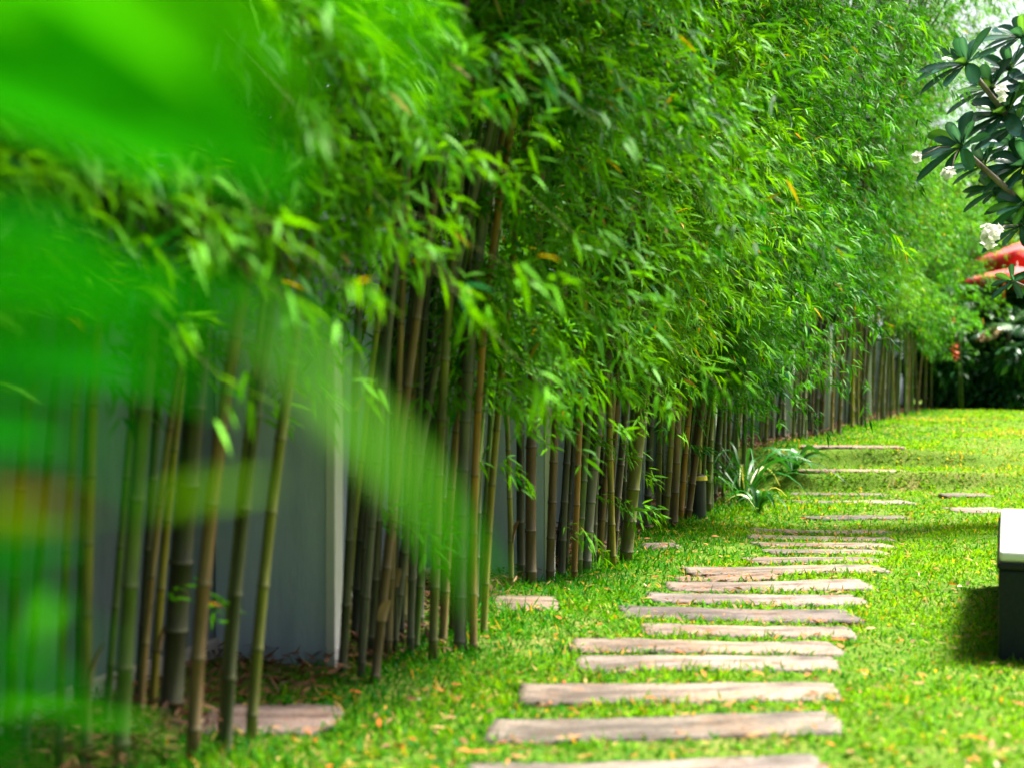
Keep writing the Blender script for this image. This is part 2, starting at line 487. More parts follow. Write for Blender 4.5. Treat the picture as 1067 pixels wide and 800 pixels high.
def build_culm(path, z0, r, colour, parent, label=None):
    # resample: rings in threes at every joint
    d = np.concatenate([[0], np.cumsum(np.linalg.norm(np.diff(path, axis=0), axis=1))])
    tot = d[-1]
    gap = RNG.uniform(.17, .24)
    j, nodes = RNG.uniform(.06, .16), []
    while j < tot - .05:
        nodes.append(j); gap = min(gap * 1.05, .36); j += gap * RNG.uniform(.92, 1.08)
    ss, rr, kk = [0.0], [r * 1.03], [0]
    for q in nodes:
        ss += [q - .011, q - .003, q + .004, q + .013]; rr += [1.0, 1.13, 1.10, .99]; kk += [0, 1, 2, 3]
    ss.append(tot); rr.append(1.0); kk.append(0)
    ss = np.array(ss); kk = np.array(kk)
    taper = r * (1 - .82 * (ss / tot) ** 1.3)
    rad = taper * np.where(np.arange(len(ss)) == 0, 1, np.array(rr) if True else 1)
    rad[0] = r; rad[-1] = .003
    P = np.stack([np.interp(ss, d, path[:, i]) for i in range(3)], 1)
    n = 9
    v, t = tube_np(P, rad, n)
    base = np.array(CULM_COLS[colour]) * np.exp(RNG.normal(0, .15))
    c = np.tile(base, (len(ss), 1))
    c[kk == 1] = base * .35
    c[kk == 2] = base * .5 + np.array((.13, .13, .09))
    c[kk == 3] = base * .7 + np.array((.05, .05, .035))
    # old grey bloom on the lowest joints
    low = np.exp(-ss / .40)[:, None] * RNG.uniform(.05, .7)
    c = c * (1 - low) + np.array((.17, .18, .16)) * low
    o = tri_mesh('culm', v, t, M['culm'], parent, per_vert(c, n), True)
    if label: o['label'] = label
    if path[0, 1] < 12.5 and r < .020 and RNG.random() < .2:
        q = nodes[RNG.integers(1, min(5, len(nodes)))]
        b = np.array([np.interp(q, d, path[:, i]) for i in range(3)])
        a = RNG.uniform(-2.6, .6); od = np.array([math.cos(a), math.sin(a), 0])
        ang = np.linspace(-1.0, 1.0, 5) * 1.25; hts = np.linspace(0, 1, 5); hl = RNG.uniform(.06, .13); rq = np.interp(q, ss, rad)
        vs = []
        for t_ in hts:
            for g in ang:
                gg = a + g * (1 - .75 * t_ ** 1.5)
                rr_ = rq * 1.08 + .03 * t_ ** 2 + .002
                vs.append(b + [rr_ * math.cos(gg), rr_ * math.sin(gg), hl * t_])
        tq = []
        for i in range(4):
            for j2 in range(4):
                k0 = i * 5 + j2
                tq += [[k0, k0 + 1, k0 + 6], [k0, k0 + 6, k0 + 5]]
        tri_mesh('sheath', vs, tq, M['litter'], o, np.tile(np.array((.24, .17, .09)) * RNG.uniform(.5, 1.1), (25, 1)), True)
    return o


def branch_leaves(bag, S0, az, el, L, droop, rs_leaf, tint=(1, 1, 1)):
    """branches given as arrays, with fans of leaves along each"""
    nb = len(S0)
    D = np.stack([np.cos(az) * np.cos(el), np.sin(az) * np.cos(el), np.sin(el)], 1)
    pos = lambda t: S0 + D * (L * t)[:, None] + np.array([0, 0, -1.0]) * (L * droop * t * t)[:, None]
    tan = lambda t: norm(D + np.array([0, 0, -2.0]) * (droop * t)[:, None])
    # thin twigs
    m = 4
    tt = np.linspace(0, 1, m)
    ring = []
    for t in tt:
        p = pos(np.full(nb, t)); rr = .0032 * (1 - .7 * t)
        for a in range(3):
            ring.append(p + rr * np.array([math.cos(a * 2.1), math.sin(a * 2.1), .3]))
    V = np.stack(ring, 1)                                       # nb, m*3, 3
    tr = []
    for i in range(m - 1):
        for a in range(3):
            b = (a + 1) % 3
            tr += [[i * 3 + a, i * 3 + b, (i + 1) * 3 + b], [i * 3 + a, (i + 1) * 3 + b, (i + 1) * 3 + a]]
    tr = (np.array(tr)[None] + (np.arange(nb) * m * 3)[:, None, None]).reshape(-1, 3)
    bag.add(V.reshape(-1, 3), tr, (.10, .13, .02))
    # leaf fans
    tone = RNG.normal(-.05, .40, nb) + .6 * vnoise(S0, 2.2, 9.0)
    for t0, k in ((.32, 4), (.48, 5), (.62, 6), (.76, 6), (.88, 7), (1.0, 8)):
        t = np.clip(t0 + RNG.uniform(-.07, .07, nb), 0, 1)
        p, T = pos(t), tan(t)
        side = norm(np.cross(T, np.array([0, 0, 1.0]) + RNG.normal(0, .25, (nb, 3))))
        upv = np.cross(side, T)
        P = np.repeat(p, k, 0); TT = np.repeat(T, k, 0); SS = np.repeat(side, k, 0); UU = np.repeat(upv, k, 0)
        n = len(P)
        fan = np.tile(np.linspace(-1, 1, k), nb) + RNG.normal(0, .25, n)
        dr = TT * RNG.uniform(.7, 1.2, (n, 1)) + SS * (fan * 1.25)[:, None] + UU * RNG.normal(0, .6, (n, 1)) + np.array([0, 0, -1.0]) * RNG.uniform(-.30, .50, (n, 1))
        P = P + RNG.normal(0, .025, (n, 3))
        ln = rs_leaf * RNG.uniform(.65, 1.3, n)
        v, tr = blades(P, dr, ln, ln * RNG.uniform(.13, .19, n), droop=RNG.uniform(.0, .35, n), twist=.6)
        tn = np.repeat(tone, k) + RNG.normal(0, .25, n)
        # hue runs from deep green to yellow green by branch
        w = np.clip(.5 + .38 * tn, 0, 1)[:, None]
        c = np.array((.003, .080, .002)) * (1 - w) + np.array((.115, .400, .001)) * w
        u = RNG.random(n)
        c = np.where((u < .04)[:, None], np.array((.008, .12, .018)), c)
        c = np.where((u > .988)[:, None], np.array((.24, .22, .02)), c)
        c = np.where((u > .997)[:, None], np.array((.28, .17, .05)), c)
        c = c * np.exp(RNG.normal(0, .13, (n, 1)))
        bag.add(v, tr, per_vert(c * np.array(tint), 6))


def bamboo_clump(label, culms, zmin, zdense=4.2, leaf=.088, bias=.55, nb=(4, 6), out=(.95, -.2), reach=1.0, tint=(1, 1, 1), bare=None):
    """culms: (bx, by, r, lean_x, lean_y, H, arch, colour)"""
    cx = float(np.mean([c[0] for c in culms])); cy = float(np.mean([c[1] for c in culms]))
    root = empty('bamboo_clump', (cx, cy, float(gz(cx, cy))), label, 'bamboo', 'bamboo clumps planted along the wall')
    bag = Bag()
    S0, az, el, L, dp = [], [], [], [], []
    for (bx, by, r, lx, ly, H, arch, colour) in culms:
        z0 = float(gz(bx, by))
        od = Vector(out).normalized()
        a = math.atan2(od.y, od.x) + RNG.normal(0, .32)
        mid = math.exp(-(((bx - cx) * .355 + (by - cy) * .935) / .48) ** 2)
        path = culm_path(bx, by, z0, H, (lx, ly), arch * (.12 + 1.15 * mid), (math.cos(a), math.sin(a)), RNG.uniform(0, 6))
        build_culm(path, z0, r, colour, root)
        zz = path[:, 2] - z0
        h = max(zmin + RNG.uniform(0, .5), bare(bx, by) if bare else 0)
        if RNG.random() < .22 and by < 12:                                    # a low shoot near the foot
            i = int(np.argmin(np.abs(zz - RNG.uniform(.25, zmin * .9))))
            S0.append(path[i]); az.append(RNG.uniform(-1.4, 1.0)); el.append(RNG.uniform(.1, .6)); L.append(RNG.uniform(.16, .34)); dp.append(.5)
        while h < zz.max() - .15:
            i = int(np.argmin(np.abs(zz - h)))
            k = RNG.integers(nb[0], nb[1] + 1)
            if h > zdense: k = max(2, k - 1)
            for _ in range(k):
                S0.append(path[i]); q = RNG.random()
                base = math.atan2(od.y, od.x) if q < bias else RNG.uniform(0, 2 * math.pi)
                az.append(base + RNG.normal(0, .95)); el.append(RNG.uniform(.05, .95))
                L.append(RNG.uniform(.32, .85) * reach * (1.0 if h > zmin + .5 else .7)); dp.append(RNG.uniform(.25, .8))
            h += RNG.uniform(.17, .27)
    S0 = np.array(S0); az, el, L, dp = map(np.array, (az, el, L, dp))
    tip = S0 + np.stack([np.cos(az), np.sin(az), 0 * az], 1) * L[:, None]
    lump = vnoise(tip * np.array([1, 1, .75]), 2.3, 3.1) + .35 * vnoise(tip, 6.0, 1.1)
    keep = lump > -.06
    low = S0[:, 2] - np.array([float(gz(a[0], a[1])) for a in S0[:, :2]]) < zmin + .9
    keep |= low & (RNG.random(len(S0)) < .60)
    L = L * np.clip(.95 + .95 * lump, .55, 1.8)
    # each clump bulges in its middle and falls back at its sides
    rd = np.array([.38, 1.0]); rd /= np.linalg.norm(rd)
    along = (S0[:, :2] - np.array([cx, cy])) @ rd
    half = max(np.abs((np.array([[c[0], c[1]] for c in culms]) - [cx, cy]) @ rd).max(), .45) + .05
    u = np.clip(along / half, -1, 1)
    L = np.minimum(L * (.24 + 1.25 * np.sqrt(1 - u * u)), 1.45)
    da = np.cos(az) * rd[0] + np.sin(az) * rd[1]
    keep &= (u * u < .55) | (RNG.random(len(S0)) < .30)
    over = np.abs(along + da * L) > half - .02
    L = np.where(over, L * .45, L)
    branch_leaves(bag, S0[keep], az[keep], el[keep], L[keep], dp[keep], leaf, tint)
    bag.build('foliage', M['bamboo_leaf'], root)
    return root


def rand_culms(Yc, n, length, depth, H=(6.6, 8.0), arch=(.8, 1.9), r=(.014, .030), cols=None, xoff=0.0, clear=()):
    out = []
    cols = cols or ['green', 'olive', 'dark', 'brown', 'grey', 'yellow', 'dark', 'olive']
    for i in range(n):
        y = Yc + RNG.uniform(-.5, .5) * length
        x = row_x(y) + xoff - RNG.uniform(0, 1) * depth
        if any(a < CX + FPX * x / y < b for a, b in clear): continue
        out.append((x, y, RNG.uniform(*r), RNG.normal(.012, .018), RNG.normal(0, .012), RNG.uniform(*H), RNG.uniform(*arch), random.choice(cols)))
    return out


def px_culms(spec, H=(6.6, 7.8), arch=(.8, 1.7)):
    """(base px x, base px y, width px, px x where it meets photo row 400, colour)"""
    out = []
    for (px, py, w, pt, colour) in spec:
        x, y = ground_at(px, py)
        xt = (pt - CX) / FPX * y
        lx = (xt - x) / EYE
        h = RNG.uniform(*H)
        out.append((x, y, w / 2 / FPX * y, max(min(lx, .25), -.25) , RNG.normal(0, .008), h, RNG.uniform(*arch), colour))
    return out


A0 = rand_culms(3.1, 10, 1.2, .5, r=(.012, .026))
bamboo_clump('bamboo clump at the left picture edge, veiled by blurred leaves', A0, 1.20, reach=.9)

A = px_culms([(62, 800, 9, 75, 'olive'), (88, 795, 11, 95, 'yellow'), (128, 805, 17, 148, 'green'), (108, 770, 8, 120, 'green'), (150, 760, 8, 172, 'tan'), (160, 745, 9, 185, 'yellow'),
              (184, 752, 24, 200, 'dark'), (203, 795, 15, 221, 'brown'), (228, 770, 8, 236, 'olive'), (242, 785, 12, 252, 'dark'), (266, 775, 12, 288, 'olive'), (30, 790, 10, 40, 'dark'), (10, 770, 12, 22, 'olive'), (140, 735, 10, 150, 'dark'), (75, 745, 10, 80, 'green')])
bamboo_clump('nearest bamboo clump in clear view, with thick dark cane beside pinkish paving stone', A, 1.24, reach=.9)

B = px_culms([(352, 705, 9, 362, 'dark'), (362, 690, 7, 380, 'olive'), (372, 708, 8, 400, 'grey'), (390, 712, 10, 425, 'brown'), (381, 690, 9, 392, 'dark'), (402, 688, 8, 404, 'tan'), (412, 680, 10, 440, 'grey'), (423, 684, 8, 430, 'dark'),
              (434, 676, 7, 452, 'green'), (446, 688, 10, 456, 'olive'), (440, 655, 9, 446, 'dark'), (458, 668, 9, 470, 'tan'), (468, 660, 10, 470, 'olive'), (476, 675, 14, 480, 'grey'), (489, 675, 9, 486, 'orange'), (484, 655, 7, 492, 'green'),
              (498, 640, 8, 500, 'dark'), (508, 660, 8, 515, 'yellow'), (503, 628, 7, 510, 'green'), (430, 645, 9, 436, 'dark'), (400, 652, 10, 408, 'dark'), (365, 668, 10, 372, 'dark'), (462, 640, 9, 466, 'dark'), (418, 655, 8, 425, 'yellow')])
B += rand_culms(5.75, 12, 1.5, .28, r=(.011, .017), cols=['dark', 'dark', 'olive', 'grey'], xoff=-.12, clear=((300, 352), (510, 600)))
bamboo_clump('second bamboo clump, a sheaf of slim striped canes with pale grey cane', B, 1.05, reach=.9, tint=(.80, .86, 1), bare=lambda bx, by: 2.5 if (CX + FPX * bx / by) < 428 else 0)

Cc = px_culms([(531, 614, 6, 523, 'olive'), (547, 606, 9, 541, 'dark'), (556, 610, 12, 557, 'brown'), (575, 605, 9, 583, 'brown'), (588, 600, 8, 590, 'dark'), (594, 604, 7, 604, 'orange'), (600, 598, 9, 612, 'green'), (606, 592, 7, 614, 'dark'),
               (612, 596, 11, 625, 'grey'), (621, 590, 8, 622, 'dark'), (628, 588, 7, 636, 'tan'), (636, 592, 7, 628, 'yellow'), (640, 584, 8, 648, 'purple'), (648, 586, 14, 664, 'olive'), (658, 578, 9, 662, 'green'), (582, 590, 8, 596, 'dark'),
               (630, 575, 9, 640, 'dark'), (615, 580, 9, 618, 'dark'), (654, 572, 8, 650, 'dark'), (620, 574, 7, 626, 'dark')])
Cc += rand_culms(8.45, 12, 1.5, .30, r=(.012, .020), cols=['dark', 'dark', 'olive', 'brown'], xoff=-.12, clear=((480, 582), (660, 680)))
bamboo_clump('third bamboo clump with fat olive cane at its right side', Cc, 1.15, reach=1.0, tint=(1.25, 1.06, 1))

D = px_culms([(676, 552, 8, 678, 'dark'), (683, 548, 6, 690, 'olive'), (690, 551, 7, 700, 'yellow'), (697, 546, 6, 712, 'green'), (702, 550, 8, 704, 'tan'), (709, 545, 6, 722, 'orange'), (715, 544, 7, 730, 'brown'), (712, 536, 7, 716, 'dark'),
              (722, 538, 7, 728, 'olive'), (728, 532, 6, 733, 'yellow'), (735, 535, 7, 738, 'olive'), (740, 530, 6, 742, 'green'), (686, 540, 7, 688, 'dark'), (695, 538, 7, 700, 'dark'), (742, 524, 7, 750, 'dark'), (738, 520, 7, 740, 'dark')])
D += rand_culms(11.5, 10, 1.6, .30, r=(.012, .020), cols=['dark', 'dark', 'olive'], xoff=-.1, clear=((640, 680),))
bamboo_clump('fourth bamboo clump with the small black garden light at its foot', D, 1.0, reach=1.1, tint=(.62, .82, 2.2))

FAR = [
    (13.9, 14, 1.5, .5, 1.1, 'fifth bamboo clump, behind the strap leaved plant, foliage almost to the ground', ['olive', 'dark', 'green']),
    (16.7, 15, 1.3, .5, 1.9, 'bamboo clump first on the raised lawn, dark canes beside a white buttress', ['green', 'grey', 'dark', 'olive']),
    (18.6, 14, 1.3, .5, 1.95, 'bamboo clump second on the raised lawn, brown canes crowded in shade', ['brown', 'dark', 'tan', 'dark']),
    (20.5, 13, 1.3, .5, 1.85, 'bamboo clump third on the raised lawn, with pale grey canes', ['grey', 'olive', 'dark', 'yellow']),
    (22.5, 12, 1.4, .5, 1.7, 'bamboo clump fourth on the raised lawn, with one brown cane leaning right', ['brown', 'olive', 'grey']),
    (24.6, 12, 1.5, .5, 1.5, 'bamboo clump fifth on the raised lawn, yellowish canes in low foliage', ['yellow', 'olive', 'grey', 'green']),
    (26.8, 12, 1.6, .6, 1.2, 'bamboo clump second from the far end of the row, leaves near the grass', ['olive', 'tan', 'green']),
    (29.0, 12, 1.8, .6, .8, 'last bamboo clump of the row, against the dark far shrubs', ['olive', 'green']),
]
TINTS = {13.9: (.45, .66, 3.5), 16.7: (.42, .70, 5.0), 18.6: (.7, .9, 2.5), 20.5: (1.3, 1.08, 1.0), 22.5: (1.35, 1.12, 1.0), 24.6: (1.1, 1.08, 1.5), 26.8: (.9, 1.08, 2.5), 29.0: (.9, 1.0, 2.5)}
for (Y, n, ln, dp, zm, lab, cols) in FAR:
    cl = rand_culms(Y, n, ln, dp, H=(8.2, 9.6) if Y < 21 else (6.6, 7.8) if Y < 25 else (5.4, 6.6), arch=(1.5, 2.6) if Y < 21 else (.8, 1.6), r=(.016, .034), cols=cols)
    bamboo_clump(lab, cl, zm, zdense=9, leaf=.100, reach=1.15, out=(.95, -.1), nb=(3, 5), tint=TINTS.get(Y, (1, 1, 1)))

# ------------------------------------------------------------------ broadleaf trees and bushes
def leaf_cloud(bag, centres, radii, n, leaf, pal, w, droop=.2, tpl=OVATE, wid=.45, squash=.8):
    centres = np.array(centres, float); radii = np.array(radii, float)
    p = radii ** 2; i = RNG.choice(len(centres), n, p=p / p.sum())
    d = norm(RNG.normal(0, 1, (n, 3)))
    rr = radii[i] * RNG.uniform(.35, 1.0, n) ** .5 * (1 + .25 * vnoise(d * 3 + centres[i], 2.0))
    P = centres[i] + d * rr[:, None] * np.array([1, 1, squash])
    D = norm(d + RNG.normal(0, .6, (n, 3)) + np.array([0, 0, -.25]))
    L = leaf * RNG.uniform(.6, 1.35, n)
    v, t = blades(P, D, L, L * wid, droop=droop, twist=.7, tpl=tpl)
    c = pick_cols(n, pal, w, .22)
    bag.add(v, t, per_vert(c, 6))


def tree(name, label, x, y, h, rad, pal, w, n=14000, leaf=.16, group=None, trunk_r=.16, lobes=16, crown_z=.62, cat='tree'):
    z0 = float(gz(x, y))
    root = empty(name, (x, y, z0), label, cat, group)
    cz = h * crown_z
    cs, rs, limb = [], [], Bag()
    pts = np.array([[x, y, z0 - .1], [x + .05, y, z0 + cz * .35], [x - .05, y + .08, z0 + cz * .7], [x + .04, y, z0 + cz]])
    v, t = tube_np(np.stack([np.interp(np.linspace(0, 3, 16), [0, 1, 2, 3], pts[:, k]) for k in range(3)], 1), np.linspace(trunk_r, trunk_r * .45, 16), 9)
    tri_mesh('trunk', v, t, M['bark'], root, None, True)
    for i in range(lobes):
        a = RNG.uniform(0, 6.28); q = RNG.uniform(.25, 1)
        c = np.array([x + math.cos(a) * rad * q * .8, y + math.sin(a) * rad * q * .8, z0 + cz + RNG.uniform(-.32, .34) * h * (1.1 - .5 * q)])
        cs.append(c); rs.append(rad * RNG.uniform(.28, .5))
        p0 = np.array([x, y, z0 + cz * RNG.uniform(.5, .95)])
        v, t = tube_np(np.linspace(p0, c, 6) + np.array([0, 0, .12]) * np.sin(np.linspace(0, 3.1, 6))[:, None], np.linspace(trunk_r * .35, .02, 6), 6)
        limb.add(v, t, (1, 1, 1))
    limb.build('limbs', M['bark'], root, True)
    bag = Bag()
    leaf_cloud(bag, cs, rs, n, leaf, pal, w)
    bag.build('crown', M['broad_leaf'], root)
    return root


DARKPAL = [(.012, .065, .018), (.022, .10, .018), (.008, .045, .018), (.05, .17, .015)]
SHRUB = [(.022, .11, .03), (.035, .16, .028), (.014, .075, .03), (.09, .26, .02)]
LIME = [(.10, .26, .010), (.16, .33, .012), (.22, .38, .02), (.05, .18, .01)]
MID = [(.02, .10, .010), (.035, .14, .008), (.05, .17, .010)]

# trees added beyond the wall to block sky light and darken the row's gaps
for (x, y, h, rad, lab) in ((-3.4, 5.5, 7.0, 2.2, 'added dark tree behind the wall, blocking sky light through the nearest bamboo clumps'),
                            (-1.9, 10.0, 7.4, 2.3, 'added dark tree behind the wall, blocking sky light between the second and third bamboo clumps'),
                            (0.3, 15.2, 7.8, 2.5, 'added dark tree behind the wall, blocking sky light above the fourth bamboo clump'),
                            (2.6, 20.0, 8.2, 2.6, 'added dark tree behind the wall, blocking sky light between canes on the raised lawn'),
                            (5.0, 25.5, 8.6, 2.8, 'added dark tree behind the wall near the far end of the bamboo'),
                            (7.0, 31.5, 6.8, 2.4, 'added dark tree beyond the end of the wall behind the last bamboo clump'),
                            (-4.6, 1.5, 7.0, 2.3, 'added dark tree behind the wall outside the left picture edge')):
    tree('broadleaf_tree', lab, x, y, h, rad, DARKPAL, [3, 3, 2, 1], n=17000, leaf=.28, group='trees added behind the wall to block sky light', lobes=18, crown_z=.5)

# sunny trees behind the far end of the lawn
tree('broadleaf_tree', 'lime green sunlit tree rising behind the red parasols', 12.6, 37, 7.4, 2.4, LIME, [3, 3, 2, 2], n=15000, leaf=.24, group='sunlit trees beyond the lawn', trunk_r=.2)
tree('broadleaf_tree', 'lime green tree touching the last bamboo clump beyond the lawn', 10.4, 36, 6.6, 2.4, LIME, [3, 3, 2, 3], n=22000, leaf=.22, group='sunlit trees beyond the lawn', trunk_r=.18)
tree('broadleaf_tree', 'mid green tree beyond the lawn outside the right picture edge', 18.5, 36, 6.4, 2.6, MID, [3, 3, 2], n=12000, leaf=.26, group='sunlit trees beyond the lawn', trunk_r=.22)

# dark shrubs at the end of the lawn
def bush(label, x, y, h, rad, pal, w, n=5000, leaf=.22, wid=.4):
    z0 = float(gz(x, y))
    root = empty('garden_shrub', (x, y, z0), label, 'shrub', 'dark shrubs at the end of the lawn')
    st = Bag()
    cs, rs = [], []
    for i in range(12):
        a = RNG.uniform(0, 6.28); q = RNG.uniform(0, 1)
        c = np.array([x + math.cos(a) * rad * q * .75, y + math.sin(a) * rad * q * .75, z0 + h * RNG.uniform(.18, .8)])
        cs.append(c); rs.append(rad * RNG.uniform(.3, .5))
        v, t = tube_np(np.linspace([x, y, z0 - .05], c, 5), np.linspace(.03, .01, 5), 6)
        st.add(v, t, (1, 1, 1))
    st.build('stem', M['bark'], root, True)
    bag = Bag(); leaf_cloud(bag, cs, rs, n, leaf, pal, w, droop=.4, wid=wid)
    bag.build('foliage', M['broad_leaf'], root)
    return root


bush('dark glossy shrub at the lawn end right beside the last bamboo', 9.45, 29.6, 2.0, .95, SHRUB, [3, 2, 3, .5])
bush('dark low shrub at the lawn end below the hanging red flowers', 10.6, 28.9, 1.5, .9, SHRUB, [3, 2, 3, .5], leaf=.26)
bush('tall dark shrub at the lawn end under the lower red parasol', 11.0, 31.0, 2.9, 1.2, SHRUB, [3, 2, 3, .6], n=7000, leaf=.3)
bush('dark broad leaved shrub at the right picture edge under the parasols', 12.2, 29.6, 2.3, 1.0, SHRUB, [2, 3, 2, 1], n=5500, leaf=.34, wid=.5)
bush('dark shrub at the lawn end outside the right picture edge', 14.0, 30.0, 2.4, 1.3, SHRUB, [3, 2, 2, 1], leaf=.3)
bush('tall dark shrub filling the gap behind the last bamboo clump', 9.9, 32.0, 3.4, 1.3, SHRUB, [3, 3, 2, .4], n=7000, leaf=.28)

bush('tall dark shrub behind the parasol poles at the lawn end', 13.2, 34.6, 4.0, 1.9, SHRUB, [3, 3, 2, .6], n=12000, leaf=.3)

# palm-like plant with one dry frond
def frond(bag, base, az, L, lift, col, lw=.035, nl=26, sag=.9):
    t = np.linspace(0, 1, 14)
    d = np.array([math.cos(az), math.sin(az), 0])
    P = base + np.outer(t * L, d) * math.cos(lift) + np.outer(L * (math.sin(lift) * t - sag * .5 * t * t), [0, 0, 1])
    v, tr = tube_np(P, np.linspace(.014, .004, 14), 5); bag.add(v, tr, np.array(col) * .9)
    tq = np.repeat(np.linspace(.15, 1, nl), 2)
    Pq = np.stack([np.interp(tq, t, P[:, k]) for k in range(3)], 1)
    T = norm(np.stack([np.interp(tq, t, np.gradient(P[:, k])) for k in range(3)], 1))
    sd = norm(np.cross(T, [0, 0, 1.0])) * np.tile([1, -1], nl)[:, None]
    ln = L * .36 * np.sin(np.clip(tq, .1, 1) * 2.7 + .2)
    v, tr = blades(Pq, T * .7 + sd, np.maximum(ln, .08), lw, droop=.45, twist=.2)
    bag.add(v, tr, per_vert(np.array(col) * np.exp(RNG.normal(0, .2, (len(Pq), 1))), 6))


def palm(label, x, y, h, nf, L, dry=None, cols=((.012, .075, .02), (.03, .12, .02))):
    z0 = float(gz(x, y))
    root = empty('small_palm', (x, y, z0), label, 'palm', None)
    v, t = tube_np(np.linspace([x, y, z0 - .05], [x + .05, y, z0 + h], 10), np.linspace(.07, .05, 10), 8)
    tri_mesh('trunk', v, t, M['bark'], root, None, True)
    top = np.array([x + .05, y, z0 + h])
    for i in range(nf):
        b = Bag(); frond(b, top, i * 2.4 + RNG.uniform(-.2, .2), L * RNG.uniform(.8, 1.1), RNG.uniform(.2, 1.1), cols[i % 2])
        b.build('frond', M['broad_leaf'], root)
    if dry:
        b = Bag(); frond(b, top, dry, L * .9, .35, (.42, .26, .10), sag=1.2)
        o = b.build('frond', M['litter'], root); o['label'] = 'dry tan frond arching over'
    return root


palm('small dark palm with one dry tan frond under the red parasols', 10.75, 29.2, 1.75, 9, 1.1, dry=-2.6)
palm('small dark palm at the right picture edge beside the parasol pole', 11.9, 28.6, .8, 10, 1.0)


def heliconia(label, px, py0, Y, zlen):
    p = at(px, py0, Y)
    z0 = float(gz(p.x, Y))
    root = empty('heliconia', (p.x, Y, z0), label, 'flower', None)
    top = np.array([p.x + .1, Y + .15, p.z + .25])
    v, t = tube_np(np.array([[p.x + .25, Y + .25, z0 - .05], [p.x + .2, Y + .22, z0 + 1], [p.x + .12, Y + .16, p.z + .1], top, [p.x, Y, p.z + .1], [p.x, Y, p.z - zlen]]), np.linspace(.02, .008, 6), 6)
    tri_mesh('stem', v, t, M['broad_leaf'], root, np.tile((.05, .10, .02), (len(v), 1)), True)
    n = 16
    z = np.linspace(p.z, p.z - zlen, n)
    P = np.stack([np.full(n, p.x), np.full(n, Y), z], 1)
    a = np.arange(n) * 2.4
    D = np.stack([np.cos(a), np.sin(a), np.full(n, -.4)], 1)
    v, t = blades(P, D, np.linspace(.16, .09, n), .07, droop=-.2, twist=.2)
    c = pick_cols(n, [(.55, .05, .015), (.65, .12, .02)], [1, 1])
    tri_mesh('flower_spike', v, t, M['petal'], root, per_vert(c, 6))
    k = 5
    P = np.tile(top, (k, 1)); a = RNG.uniform(0, 6.28, k)
    v, t = blades(P, np.stack([np.cos(a), np.sin(a), np.full(k, .6)], 1), .8, .22, droop=.5, tpl=OVATE, twist=.3)
    tri_mesh('leaf', v, t, M['broad_leaf'], root, per_vert(pick_cols(k, DARKPAL, [1, 1, 1, 1]), 6))


heliconia('red hanging flower spike in front of the dark shrubs beside the bamboo', 992, 318, 27.8, .52)
heliconia('shorter orange brown hanging flower spike low before the dark shrubs', 995, 358, 27.6, .34)

